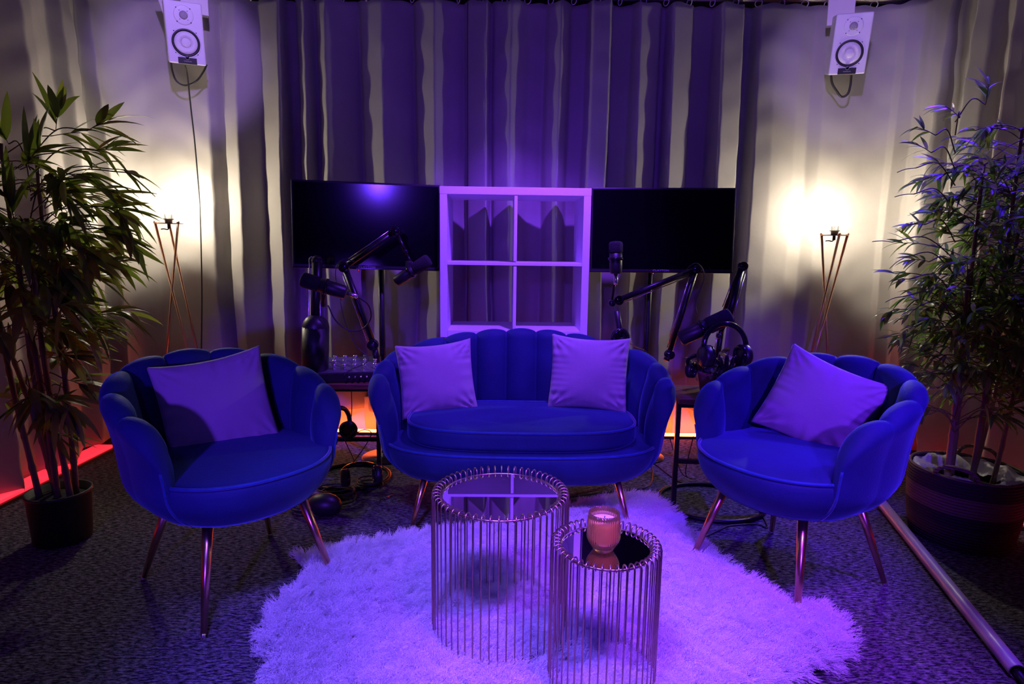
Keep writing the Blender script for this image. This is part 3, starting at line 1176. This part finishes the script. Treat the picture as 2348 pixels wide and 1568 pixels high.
def add_leaf(mb, p, d, L, W, droop=.5, twist=0., n=6):
    """long pointed leaf from p along d, bending down"""
    d = Vector(d).normalized()
    w0 = Vector(p) + LIM[0] + d * L
    if w0.x < LIM[1] or w0.x > LIM[2] or w0.y > 3.4:
        return
    side = d.cross(Vector((0, 0, 1)))
    if side.length < .05:
        side = Vector((1, 0, 0))
    side.normalize()
    side = Matrix.Rotation(twist, 3, d) @ side
    pos = Vector(p)
    vs, fs = [], []
    for k in range(n + 1):
        t = k / n
        w_ = W * (math.sin(PI * min(1, t ** .75 * .97 + .03)) ** .8) * .5 + .0003
        nrm = side.cross(d)
        vs += [pos - side * w_ + nrm * w_ * .25, pos, pos + side * w_ + nrm * w_ * .25]
        d = (d + Vector((0, 0, -droop / n))).normalized()
        pos = pos + d * (L / n)
    for k in range(n):
        a = 3 * k
        fs += [(a, a + 1, a + 4, a + 3), (a + 1, a + 2, a + 5, a + 4)]
    mb.add(vs, fs)


def cluster(mbl, mbt, p, d, nl, L, W, r, droop, spread, sprig=.08):
    """sprig with leaves alternating along it and fanning at the tip"""
    d = Vector(d).normalized()
    pos = Vector(p)
    pts = [pos.copy()]
    n = max(3, nl // 2)
    for k in range(n):
        d = (d + Vector((r.uniform(-.12, .12), r.uniform(-.12, .12), -.10))).normalized()
        pos = pos + d * (sprig / n)
        pts.append(pos.copy())
        for q in range(2):
            az = r.uniform(0, 2 * PI)
            s1 = d.orthogonal().normalized()
            s2 = d.cross(s1)
            off = (s1 * math.cos(az) + s2 * math.sin(az)) * spread * r.uniform(.5, 1.2)
            add_leaf(mbl, pos, d + off, L * r.uniform(.6, 1.15), W * r.uniform(.75, 1.15), droop * r.uniform(.3, 1.4), r.uniform(-.8, .8))
    mbt.tube(pts, .0015, 4)


def bent_cane(base, top, r0, r1, r, sway=.03, n=9):
    base, top = Vector(base), Vector(top)
    P = []
    ph = r.uniform(0, 6)
    for k in range(n + 1):
        t = k / n
        p = base.lerp(top, t)
        p += Vector((math.sin(t * 4 + ph), math.cos(t * 3 + ph), 0)) * sway * t * (1.2 - t)
        P.append(p)
    pts, rad = [], []
    fine = bez(P, 6)
    for i, p in enumerate(fine):
        t = i / (len(fine) - 1)
        k = 1.22 if i % 6 == 0 else 1.0
        pts.append(p)
        rad.append((r0 + (r1 - r0) * t) * k)
    return P, pts, rad


# ---- left plant: long leaves, black pot
bx_, by_ = -1.765, 2.265
LIM = [Vector((bx_, by_, 0)), -2.13, -1.30]
lp = thing('potted_bamboo', 'tall artificial bamboo with long leaves in a plain black pot at far left', 'plant', (bx_, by_, 0))
prof = [(.0001, 0), (.094, 0), (.098, .004), (.108, .185), (.112, .190), (.112, .200), (.104, .200), (.100, .165), (.0001, .165)]
MB().lathe(prof, 40).build('pot', M['pot'], lp)
MB().lathe([(.099, .160), (.098, .172), (.05, .178), (.0001, .18)], 30).build('soil', M['soil'], lp)
r = random.Random(11)
canes = [((-.065, -.015, .17), (-.20, .02, 1.30)), ((-.03, .03, .17), (-.13, .06, 1.42)), ((.01, -.02, .17), (-.05, -.02, 1.50)),
         ((.045, .03, .17), (.02, .05, 1.46)), ((.06, -.02, .17), (.03, -.06, 1.24)), ((-.05, .05, .17), (-.27, .10, 1.10))]
mbl, mbt = MB(), MB()
for ci, (b0, b1) in enumerate(canes):
    P, pts, rad = bent_cane(b0, b1, .0115, .006, r)
    MB().tube(pts, rad, 10).build('cane', M['cane'], lp)
    for k in range(19):
        t = r.uniform(.30, 1.0)
        if r.random() < .55:
            t = r.uniform(.62, 1.0)
        p = Vector(b0).lerp(Vector(b1), t)
        az = r.uniform(0, 2 * PI)
        if r.random() < .3:
            az = r.uniform(-.7, .5)
        L0 = r.uniform(.05, .19) * (1.2 if t > .6 else .7)
        d = Vector((math.cos(az), math.sin(az), r.uniform(-.1, .55)))
        e = p + d.normalized() * L0
        mbt.tube(bez([p, p + d * L0 * .5 + Vector((0, 0, .02)), e], 4), .002, 4)
        cluster(mbl, mbt, e, d + Vector((0, 0, -.15)), r.choice((5, 7, 8)), .175, .027, r, .9, .8, .09)


def sprig_at(px, py, Y, d, nl, L, W, base, mbl, mbt, r, anchor, droop=.5, spread=.6):
    p = at(px, py, Y) - Vector(base)
    a = Vector(anchor)
    mid = (p + a) / 2 + Vector((0, 0, .05))
    mbt.tube(bez([a, mid, p], 6), .0022, 5)
    cluster(mbl, mbt, p, d, nl, L, W, r, droop, spread, .07)


B0 = (bx_, by_, 0)
for (px, py, Y, d, nl) in [(128, 300, 2.25, (.2, 0, 1), 6), (215, 345, 2.25, (1, 0, .25), 8), (262, 388, 2.3, (1, 0, .1), 8), (285, 395, 2.2, (1, 0, -.1), 7), (225, 430, 2.3, (1, 0, -.2), 9),
                           (240, 475, 2.25, (1, 0, -.2), 9), (215, 520, 2.2, (1, .0, -.3), 9), (262, 520, 2.3, (1, 0, -.4), 8), (170, 555, 2.2, (.9, 0, -.7), 8), (130, 600, 2.15, (.6, 0, -.8), 8),
                           (140, 690, 2.25, (1, 0, .1), 8), (120, 745, 2.2, (1, 0, .2), 8), (165, 400, 2.2, (1, 0, .2), 9), (110, 440, 2.15, (.6, 0, 0), 9), (60, 380, 2.15, (.2, 0, .3), 9), (20, 330, 2.2, (-.2, 0, .4), 9),
                           (130, 810, 2.25, (1, 0, 0), 8), (150, 870, 2.25, (1, 0, -.1), 9), (120, 905, 2.2, (.8, 0, -.3), 8), (95, 985, 2.15, (1, 0, -.1), 6), (40, 830, 2.15, (-.2, 0, .2), 9), (60, 880, 2.1, (.3, 0, -.3), 9), (30, 500, 2.1, (0, 0, .1), 9),
                           (90, 640, 2.1, (.3, 0, -.3), 9), (20, 640, 2.1, (-.3, 0, 0), 9), (60, 740, 2.1, (.1, 0, 0), 8), (200, 300, 2.3, (.8, 0, .5), 4)]:
    sprig_at(px, py, Y, d, nl, .170, .027, B0, mbl, mbt, r, (at(70, min(py + 60, 900), 2.25) - Vector(B0)), .55, .65)
mbl.build('foliage', M['leaf_big'], lp)
mbt.build('twigs', M['twig'], lp)

# ---- right plant: small dense leaves in woven basket
gx, gy = 1.865, 2.385
LIM = [Vector((gx, gy, 0)), 1.40, 2.13]
rpnt = thing('potted_bamboo', 'tall artificial bamboo with dense short leaves standing in the woven basket', 'plant', (gx, gy, .0))
r = random.Random(23)
canes = [((-.085, -.02, .10), (-.10, .0, 1.10)), ((-.025, .05, .10), (-.06, .04, 1.50)), ((.0, -.03, .10), (.02, -.02, 1.62)),
         ((.04, .03, .10), (.13, .04, 1.58)), ((.07, -.03, .10), (.20, -.05, 1.45)), ((.05, .06, .10), (.22, .05, 1.30))]
mbl, mbt = MB(), MB()
MB().lathe([(.0001, .03), (.10, .03), (.13, .22), (.12, .225), (.0001, .215)], 30).build('pot', M['pot'], rpnt)
for ci, (b0, b1) in enumerate(canes):
    P, pts, rad = bent_cane(b0, b1, .013 if ci == 0 else .0095, .006, r, .02)
    MB().tube(pts, rad, 10).build('cane', M['cane'], rpnt)
    for k in range(72):
        t = r.uniform(.36, 1.0)
        p = Vector(b0).lerp(Vector(b1), t)
        az = r.uniform(0, 2 * PI)
        L0 = r.uniform(.04, .20)
        d = Vector((math.cos(az), math.sin(az), r.uniform(0, .7)))
        e = p + d.normalized() * L0
        mbt.tube(bez([p, p + d * L0 * .5 + Vector((0, 0, .01)), e], 4), .0018, 4)
        cluster(mbl, mbt, e, d + Vector((0, 0, -.1)), r.choice((6, 8, 10)), .090, .015, r, 1.0, .95, .075)
BB = (gx, gy, 0)
for (px, py, Y, d, nl) in [(2145, 310, 2.3, (-.8, 0, .5), 7), (2100, 385, 2.3, (-1, 0, 0), 8), (2135, 350, 2.3, (-.7, 0, .5), 8), (2095, 445, 2.3, (-1, 0, .1), 8), (2120, 515, 2.3, (-1, 0, .2), 9), (2045, 555, 2.3, (-1, 0, .25), 8),
                           (2075, 590, 2.3, (-.6, 0, -.3), 8), (2085, 640, 2.3, (-.7, 0, .1), 9), (2070, 680, 2.3, (-1, 0, 0), 10), (2110, 700, 2.3, (-.6, 0, -.4), 10), (2105, 745, 2.3, (-.8, 0, -.2), 9),
                           (2130, 600, 2.3, (-.6, 0, .2), 9), (2120, 860, 2.3, (-1, 0, .1), 10), (2150, 890, 2.3, (-.6, 0, .3), 10), (2130, 950, 2.3, (-.8, 0, -.1), 9), (2200, 270, 2.3, (-.6, 0, .6), 8), (2260, 240, 2.3, (0, 0, 1), 8),
                           (2280, 420, 2.2, (.2, 0, .4), 9), (2300, 620, 2.2, (.2, 0, 0), 9), (2290, 800, 2.2, (.3, 0, -.2), 9), (2250, 920, 2.2, (.3, 0, -.2), 9), (2290, 950, 2.2, (.6, 0, -.2), 9)]:
    sprig_at(px, py, Y, d, nl, .082, .013, BB, mbl, mbt, r, (at(2190, py + 40, 2.36) - Vector(BB)), .7, .9)
mbl.build('foliage', M['leaf_small'], rpnt)
mbt.build('twigs', M['twig'], rpnt)

bk = thing('basket', 'round woven basket with dark bands holding the right bamboo', 'basket', (gx, gy, 0))
prof = [(.0001, 0), (.165, 0), (.180, .01), (.195, .10), (.203, .20), (.203, .285), (.199, .300), (.193, .300), (.190, .285), (.190, .20), (.182, .10), (.170, .02), (.0001, .018)]
MB().lathe(prof, 64, fn=lambda g, z: 1 + .012 * math.sin(3 * g + 1) + .006 * math.sin(7 * g)).build('body', M['basket'], bk)
for a0 in (.75, .75 + PI):
    P = []
    for q in np.linspace(-1, 1, 13):
        a = a0 + q * .38
        P.append((.200 * math.cos(a), .200 * math.sin(a), .292 + .05 * math.sqrt(max(0, 1 - q * q))))
    MB().tube(P, .008, 8).build('handle', M['basket'], bk)
r = random.Random(5)
rows = []
for k in range(49):
    g = 2 * PI * k / 48
    row = []
    for q in range(9):
        t = q / 8
        rr_ = .188 - .075 * t
        z = .305 - .045 * t + .018 * math.sin(5 * g + 3 * t) * (1 - abs(2 * t - 1)) + .010 * math.sin(11 * g + 6 * t)
        if q == 0:
            z = .296 + .006 * math.sin(9 * g)
        row.append((rr_ * math.cos(g), rr_ * math.sin(g), z - .01))
    rows.append(row)
lin = MB().grid(rows).build('plastic_liner', M['liner'], bk)
lin['label'] = 'crumpled pale plastic liner showing at the rim'

# ================================================================== pole on the floor at right
pp = thing('floor_tube', 'grey tube lying on the carpet at right, running past the basket', 'tube', (0, 0, 0))
a, b2 = atz(2022, 1150, .03), atz(2335, 1535, .03)
a.z = b2.z = .030
dv = (b2 - a).normalized()
mb = MB()
seg = 24
q = Vector((0, 0, 1)).rotation_difference(dv)
mb.tube([a, a.lerp(b2, .5), b2], .022, 24, cap=False)
mb.tube([a, a.lerp(b2, .5), b2], .0195, 24, cap=False)
o = mb.build('shell', M['pipe'], pp)
o.location = (0, 0, -.008)
mb = MB()
mb.tube([b2 - dv * .12 - Vector((0, 0, .010)), b2 + dv * .10 - Vector((0, 0, .010))], .0105, 12)
mb.build('inner_tube', M['black'], pp)

# ================================================================== round side tables with studio gear
def side_tbl(label, x, y, h, rz=0, Rb=.20):
    t = thing('gear_table', label, 'side table', (x, y, 0), rz, 'black side tables with wooden tops')
    MB().box((0, 0, h - .012), (.40, .28, .024)).build('tabletop', M['wood'], t, smooth=False, bevel=.003)
    MB().tube([(Rb * math.cos(g), Rb * math.sin(g) * .9, .010) for g in np.linspace(0, 2 * PI, 49)[:-1]], .010, 8, closed=True).build('ring_base', M['black_metal'], t)
    for sx in (-1, 1):
        MB().box((sx * Rb * .82, -Rb * .45, h / 2), (.020, .020, h - .03)).build('leg', M['black_metal'], t, smooth=False)
    MB().box((0, -Rb * .45, h * .45), (Rb * 1.64, .018, .018)).build('cross_bar', M['black_metal'], t, smooth=False)
    MB().box((0, -Rb * .45, h - .034), (Rb * 1.64, .02, .02)).build('top_bar', M['black_metal'], t, smooth=False)
    return t


side_tbl('black side table with wooden top carrying the mixer, left of the sofa', -.800, 2.93, .515, R(3), .19)
side_tbl('black side table with wooden top and hoop foot, right of the sofa', .93, 2.68, .525, R(-4), .235)

# mixer
mx = thing('audio_mixer', 'black and grey audio mixer lying tilted on the left side table', 'mixer', (-.790, 2.93, .517), R(12))
mb = MB()
mb.add([(-.15, -.10, 0), (.15, -.10, 0), (.15, .10, 0), (-.15, .10, 0), (-.15, -.10, .045), (.15, -.10, .045), (.15, .10, .085), (-.15, .10, .085)],
       [(0, 3, 2, 1), (4, 5, 6, 7), (0, 1, 5, 4), (1, 2, 6, 5), (2, 3, 7, 6), (3, 0, 4, 7)])
mb.build('body', M['black'], mx, smooth=False, bevel=.003)
mb = MB()
mb.add([(-.147, -.097, .0465), (.147, -.097, .0465), (.147, .097, .0855), (-.147, .097, .0855), (-.147, -.097, .0485), (.147, -.097, .0485), (.147, .097, .0875), (-.147, .097, .0875)],
       [(0, 3, 2, 1), (4, 5, 6, 7), (0, 1, 5, 4), (1, 2, 6, 5), (2, 3, 7, 6), (3, 0, 4, 7)])
mb.build('faceplate', M['grey_metal'], mx, smooth=False)
kb = None
for i in range(6):
    for j in range(3):
        x, y = -.12 + i * .048, -.06 + j * .055
        z = .0485 + (y + .097) / .194 * .039
        if kb is None:
            kb = MB().lathe([(.008, 0), (.008, .004), (.006, .006), (.006, .020), (.010, .021), (.010, .025), (.0001, .026)], 12).build('knob', M['silver'], mx)
            o = kb
        else:
            o = kb.copy()
            C.objects.link(o)
            o.parent = mx
        o.location = (x, y, z)
jk = None
for i in range(5):
    if jk is None:
        jk = MB().lathe([(.0055, 0), (.0055, .022), (.004, .026), (.0001, .027)], 10, (0, -1, .1)).build('jack_plug', M['silver'], mx)
        o = jk
    else:
        o = jk.copy()
        C.objects.link(o)
        o.parent = mx
    o.location = (.0 + i * .027, -.10, .026)


# microphones ---------------------------------------------------------
def mic(label, tail, head, rad, rot_yoke=None, conn=True, foamfrac=.42):
    """from the connector end (tail) to the grille end (head)"""
    tail, head = Vector(tail), Vector(head)
    ax = head - tail
    L = ax.length
    t = thing('microphone', label, 'microphone', tail, 0, 'black broadcast microphones')
    n = ax.normalized()
    f = foamfrac
    MB().lathe([(rad * .55, 0), (rad * .80, .004), (rad * .88, .010), (rad * .92, L * .25), (rad * .92, L * (1 - f)), (rad * .80, L * (1 - f) + .002)], 28, n).build('body', M['black'], t)
    MB().lathe([(rad * .9, L * (1 - f)), (rad, L * (1 - f) + .006), (rad, L - rad * .35), (rad * .85, L - rad * .1), (rad * .5, L), (.0001, L + .001)], 28, n).build('windscreen', M['foam'], t)
    if conn:
        MB().lathe([(.0065, -.050), (.0095, -.046), (.0095, 0)], 16, n).build('plug', M['silver'], t)
    # yoke band
    s_ = n.cross(Vector((0, 1, 0))).normalized()
    MB().lathe([(rad * .98, L * .42), (rad * 1.08, L * .42 + .002), (rad * 1.08, L * .42 + .012), (rad * .98, L * .42 + .014)], 28, n).build('collar', M['black_gloss'], t)
    return t


def arm(label, joints, rads, group='black boom arms', base_z=None, springs=True):
    """joints: list of points from clamp to mic"""
    J = [Vector(p) for p in joints]
    t = thing('boom_arm', label, 'microphone arm', J[0], 0, group)
    o0 = J[0]
    for i in range(len(J) - 1):
        a, b2 = J[i] - o0, J[i + 1] - o0
        rr_ = rads[i]
        n = (b2 - a).normalized()
        MB().tube([a + n * .01, b2 - n * .01], rr_, 12).build('arm_tube', M['black_metal'], t)
        if springs and rr_ > .008 and (b2 - a).length > .15:
            u = n.orthogonal().normalized()
            u = n.cross(Vector((0, 1, 0))).normalized()
            MB().tube([a + n * .03 + u * (rr_ + .006), b2 - n * .03 + u * (rr_ + .006)], .0026, 6).build('tension_rod', M['silver'], t)
        MB().sphere(b2, rr_ * 1.55, 14, 10).build('joint', M['black'], t)
        if i < len(J) - 2:
            MB().lathe([(rr_ * 1.5, -.014), (rr_ * 1.6, -.012), (rr_ * 1.6, .012), (rr_ * 1.5, .014)], 20, (0, 1, 0), b2 + Vector((0, -.010, 0))).build('pivot_knob', M['black_gloss'], t)
    return t


# arm A: upright arm at far left of the gear, mic A in front of it
yA = 2.86
jt = [at(722, 870, yA), at(724, 750, yA), at(738, 640, yA - .02), at(722, 592, yA + .02), at(745, 640, 2.80)]
tA = thing('boom_arm', 'thick upright black boom arm standing on the left side table by the left armchair', 'microphone arm', jt[0], 0, 'black boom arms')
o0 = jt[0]
o0z = Vector((o0.x, o0.y, .517))
tA.location = o0z
rel = [p - o0z for p in jt]
rel[0] = Vector((0, 0, 0))
MB().tube([rel[0], rel[1]], .062, 20).build('column', M['black'], tA)
MB().lathe([(.072, 0), (.072, .018), (.06, .022)], 24).build('foot', M['black'], tA)
MB().sphere(rel[1] + Vector((0, 0, .0)), .062, 18, 12).build('joint', M['black'], tA)
MB().tube([rel[1], rel[3] + Vector((.012, 0, 0))], .024, 14).build('arm_tube', M['black_metal'], tA)
for dx in (-.030, .026):
    P = bez([rel[1] + Vector((dx, -.01, .02)), rel[3] + Vector((dx * .8, -.01, -.06)), rel[3] + Vector((dx * .75, -.01, -.005)), rel[3] + Vector((dx * .4, 0, .008))], 6)
    MB().tube(P, .0032, 6).build('tension_rod', M['silver'], tA)
MB().sphere(rel[3] + Vector((.01, 0, -.012)), .026, 14, 10).build('joint', M['black'], tA)
mic('black microphone lying level in front of the upright arm, foam end to the left', at(795, 672, 2.72), at(689, 639, 2.68), .034, foamfrac=.40)
MB_ = MB().tube([at(742, 700, 2.76), at(742, 655, 2.70)], .012, 10).build('mic_clip', M['black_metal'])
MB_.parent = tA
MB_.matrix_parent_inverse = Matrix.Translation(o0z).inverted()

# arm B: red lit arm with mic B
yB = 2.98
arm('black boom arm in front of the left screen, raised in a peak', [at(868, 838, 2.98), at(856, 790, yB), at(790, 612, yB), at(908, 530, yB), at(930, 578, 2.93), at(944, 604, 2.90)],
    [.017, .016, .0145, .008, .006])
mic('black microphone hanging from the peaked arm, in front of the left screen', at(907, 647, 2.88), at(985, 594, 2.86), .030, foamfrac=.45, conn=False)
MB().box(at(938, 610, 2.875) , (.024, .05, .05)).build('mic_clip', M['black'], None, smooth=False, bevel=.006)
mc = C.objects.get('mic_clip.001')
mc.parent = [o for o in C.objects if o.name.startswith('boom_arm')][1]
mc.matrix_parent_inverse = Matrix.Translation(mc.parent.location).inverted()
# mixer stand / dark stand leg behind (leaning black tube)
# arm C: right of the shelf, mic C upright
yC = 2.95
arm('long black boom arm reaching left across under the right screen', [at(1526, 830, 2.93), at(1534, 812, yC), at(1596, 617, yC), at(1418, 688, 2.90), at(1402, 694, 2.86), at(1411, 640, 2.84)],
    [.015, .013, .014, .010, .006])
mic('black microphone standing upright in front of the right screen', at(1412, 628, 2.83), at(1412, 553, 2.83), .032, foamfrac=.36)
dd = thing('headphones', 'black headphones hanging low on the right boom arm beside the shelf', 'headphones', at(1422, 772, 2.80) - Vector((0, 0, .05)), 0, 'black studio headphones')
MB().tube([Vector((-.02, 0, .17)), Vector((-.005, 0, .09)), Vector((0, 0, .05))], [.014, .014, .017], 12).build('headband', M['black'], dd)
MB().lathe([(.036, -.02), (.043, -.015), (.043, .012), (.036, .018), (.028, .020), (.026, .013), (.0001, .012)], 32, (0, -1, .05), (0, 0, .05)).build('ear_cup', M['black'], dd)
MB().tube([(.032 * math.cos(g), -.019, .05 + .032 * math.sin(g)) for g in np.linspace(0, 2 * PI, 33)[:-1]], .0075, 8, closed=True).build('ear_pad', M['black_gloss'], dd)

# arm D: far right
yD = 2.88
arm('black boom arm at the far right of the gear, folded down', [at(1640, 850, 2.85), at(1660, 720, 2.88), at(1702, 610, yD), at(1668, 735, 2.78), at(1648, 770, 2.72)],
    [.013, .013, .016, .008])
mic('largest black microphone, slanting up to the right in front of the right screen edge', at(1558, 778, 2.66), at(1678, 722, 2.62), .037, foamfrac=.46, conn=False)


# headphones with a full band ------------------------------------------
def headphones(label, p, rz, rx, s=1.):
    t = thing('headphones', label, 'headphones', p, 0, 'black studio headphones')
    t.rotation_euler = (rx, 0, rz)
    P = [(s * .085 * math.cos(g), 0, s * (.085 * math.sin(g) + .02)) for g in np.linspace(-.15, PI + .15, 21)]
    MB().tube(P, s * .010, 8).build('headband', M['black_gloss'], t)
    for sx in (-1, 1):
        c = (sx * .082 * s, 0, -.012 * s)
        o = MB().lathe([(.030 * s, -.022 * s), (.040 * s, -.016 * s), (.040 * s, .004 * s), (.034 * s, .012 * s), (.0001, .013 * s)], 24, (sx, 0, 0), c).build('ear_cup', M['black'], t)
        MB().tube([(c[0] - sx * .020 * s, .031 * s * math.cos(g), c[2] + .031 * s * math.sin(g)) for g in np.linspace(0, 2 * PI, 25)[:-1]], .010 * s, 8, closed=True).build('ear_pad', M['black_gloss'], o)
    return t


headphones('black headphones hung up behind the right armchair, band arched over the plant', at(1662, 808, 2.52), R(12), R(-6), 1.15)
headphones('black headphones tilted beside the trailing plant right of the sofa', at(1618, 848, 2.60), R(-35), R(40), .9)
headphones('black headphones hanging from the left side table between armchair and sofa', at(776, 990, 2.68), R(70), R(0), 1.05)
headphones('black headphones lying on the carpet beside the left end of the sofa', at(828, 1088, 2.60) + Vector((0, 0, .0)), R(20), R(-80), .95)


# black lacquer hand holding the headphones
hd = thing('hand_stand', 'glossy black hand shaped stand under the headphones on the right side table', 'headphone stand', at(1668, 885, 2.58) - Vector((0, 0, .03)), R(-10))
MB().tube([(0, 0, -.0), (0, 0, .05), (0, 0, .10)], [.032, .024, .030], 14).build('wrist', M['glossy_hand'], hd)
for k, (dx, L, tl) in enumerate(((-.026, .070, -.25), (-.009, .082, -.08), (.009, .078, .06), (.026, .062, .22), (.036, .045, .9))):
    b0 = Vector((dx, 0, .095))
    P = bez([b0, b0 + Vector((math.sin(tl) * L * .5, -.012, L * .5)), b0 + Vector((math.sin(tl) * L, -.035, L * .92))], 5)
    MB().tube(P, [.0095] * (len(P) - 3) + [.0085, .007, .004], 10).build('finger', M['glossy_hand'], hd)

LIM = [Vector((0, 0, 0)), -9, 9]
# trailing plant in brown pot on the right side table
tp = thing('potted_plant', 'dark trailing plant in a brown pot between the sofa and right armchair', 'plant', (.905, 2.66, .527))
MB().lathe([(.0001, 0), (.055, 0), (.060, .004), (.075, .085), (.078, .09), (.078, .10), (.070, .10), (.066, .08), (.0001, .08)], 30).build('pot', M['pot_brown'], tp)
r = random.Random(9)
mbl, mbt = MB(), MB()


def ovleaf(mb, p, d, L, W, twist):
    add_leaf(mb, p, d, L, W, .5, twist, 5)


stems = []
for k in range(16):
    az = r.uniform(0, 2 * PI)
    L0 = r.uniform(.08, .17)
    d = Vector((math.cos(az), math.sin(az), 0))
    if k < 10:
        P = bez([(0, 0, .085), d * .05 + Vector((0, 0, .13)), d * L0 + Vector((0, 0, .10 + r.uniform(-.05, .12)))], 5)
    else:
        d = Vector((r.uniform(-.6, .6), -1, 0)).normalized()
        dr = r.uniform(.10, .36)
        P = bez([(0, 0, .085), d * .07 + Vector((0, 0, .12)), d * .12 + Vector((r.uniform(-.02, .02), 0, .02)), d * .12 + Vector((r.uniform(-.04, .04), -.01, .05 - dr))], 5)
    mbt.tube(P, .0014, 5)
    for q in P[3::2]:
        for _ in range(2):
            az2 = r.uniform(0, 2 * PI)
            ovleaf(mbl, q, (math.cos(az2), math.sin(az2), r.uniform(-.5, .3)), r.uniform(.035, .055), r.uniform(.022, .034), r.uniform(-1, 1))
mbl.build('foliage', M['leaf_var'], tp)
mbt.build('stems', M['twig'], tp)

# ------------------------------------------------------------------ cables on and above the floor
G = 'black cables around the gear'
cable('cable', 'black cable looping from the level microphone down to the mixer', [at(822, 682, 2.74), at(845, 700, 2.78), at(850, 730, 2.82), at(830, 755, 2.84), at(800, 757, 2.84), at(770, 735, 2.82), at(752, 700, 2.80)], .0032, group=G)
cable('cable', 'thin black cable dropping from the peaked arm to the mixer', [at(780, 690, 2.88), at(792, 740, 2.88), at(815, 790, 2.88), at(845, 825, 2.88), at(800, 850, 2.84), at(788, 862, 2.81)], .0022, group=G)
cable('cable', 'thin black cable curling over the first joint of the peaked arm', [at(812, 600, 2.94), at(790, 594, 2.94), at(772, 610, 2.94), at(770, 640, 2.94), at(782, 690, 2.90)], .0022, group=G)
cable('cable', 'black cable curving over the joint of the long right arm', [at(1560, 632, 2.92), at(1590, 605, 2.90), at(1608, 612, 2.90), at(1614, 640, 2.90), at(1596, 690, 2.90), at(1598, 720, 2.88)], .0026, group=G)
cable('cable', 'black cable running from the low headphones over the sofa back', [at(1434, 782, 2.82), at(1460, 796, 2.95), at(1480, 805, 3.02), at(1500, 830, 3.04), at(1530, 870, 3.02)], .0022, group=G)
cable('cable', 'black cable hanging from the side table in front of the orange light', [at(806, 895, 2.80), at(806, 950, 2.80), at(798, 990, 2.80), at(790, 1005, 2.80), at(805, 1040, 2.78), at(815, 1062, 2.78)], .0022, group=G)
cable('cable', 'black cable crossing the left side table legs', [at(755, 965, 2.80), at(800, 995, 2.78), at(836, 985, 2.78), at(850, 1000, 2.8), at(806, 1065, 2.78), at(790, 1070, 2.78)], .0022, group=G)
cable('cable', 'thin black cable hanging by the left side of the right armchair', [at(1652, 880, 2.44), at(1645, 905, 2.42), at(1628, 955, 2.42), at(1605, 1000, 2.46), at(1602, 1040, 2.48)], .0024, group=G)
cable('cable', 'black cable slack below the trailing plant', [at(1536, 1005, 2.66), at(1550, 1050, 2.64), at(1566, 1088, 2.62), at(1595, 1098, 2.60), at(1572, 1085, 2.60), at(1590, 1000, 2.62)], .0022, group=G)


def floor_cable(label, px, r_=.0035, lift=None):
    P = [atz(x, y, r_) for x, y in px]
    return cable('cable', label, P, r_, group=G)


floor_cable('black cable on the carpet under the right armchair', [(1590, 1243), (1650, 1215), (1675, 1205), (1735, 1202), (1758, 1210), (1755, 1195), (1735, 1160)])
floor_cable('black cable on the carpet under the right end of the sofa', [(1300, 1140), (1380, 1130), (1460, 1122), (1490, 1112), (1497, 1085), (1497, 1062), (1560, 1105), (1620, 1110)])
floor_cable('black cable running along the carpet from the left cable heap to the sofa', [(700, 1140), (760, 1132), (840, 1128), (868, 1108), (893, 1098), (880, 1110)])


def coil(label, c, R0, n, r_, seed, flat=True):
    rr = random.Random(seed)
    P = []
    for k in range(n * 16):
        a = 2 * PI * k / 16
        q = R0 * (1 + .10 * math.sin(a * .37 + seed) + .05 * math.sin(a * 1.3))
        P.append((c[0] + q * math.cos(a) + .01 * math.sin(a * .11), c[1] + q * .8 * math.sin(a), r_ + .004 + .010 * (k / 16) + .006 * math.sin(a * .5 + seed)))
    o = MB().tube(P, r_, 6).build('cable_coil', M['black_rubber'])
    return tag(o, label, 'cable', 'coiled cables on the carpet')


p = atz(712, 1175, 0)
coil('loosely coiled black cable on the carpet behind the left armchair legs', p, .085, 5, .0035, 1)
p = atz(775, 1150, 0)
coil('black cable coil on the carpet below the mixer table', p, .075, 6, .004, 2)
p = atz(845, 1120, 0)
coil('flat black cable coil by the left end of the sofa', p, .060, 4, .0035, 4)
# stool / black bag in shade under table
bg = MB().sphere((0, 0, .05), .06, 20, 12, (1.25, .8, .85)).build('pouch', M['black'])
bg.location = atz(745, 1182, 0)
tag(bg, 'small black pouch on the carpet behind the left armchair', 'pouch')

# little red plug
pg = thing('cable_plug', 'small silver cable plug lying on the carpet left of the sofa leg', 'plug', atz(892, 1138, .006), R(60))
MB().lathe([(.004, -.03), (.006, -.028), (.006, 0), (.003, .002), (.003, .022), (.0001, .024)], 12, (1, 0, 0)).build('body', M['silver'], pg)
MB().tube(bez([(-.03, 0, 0), (-.05, .01, 0), (-.075, -.01, 0)], 5), .0025, 6).build('tail', M['black_rubber'], pg)
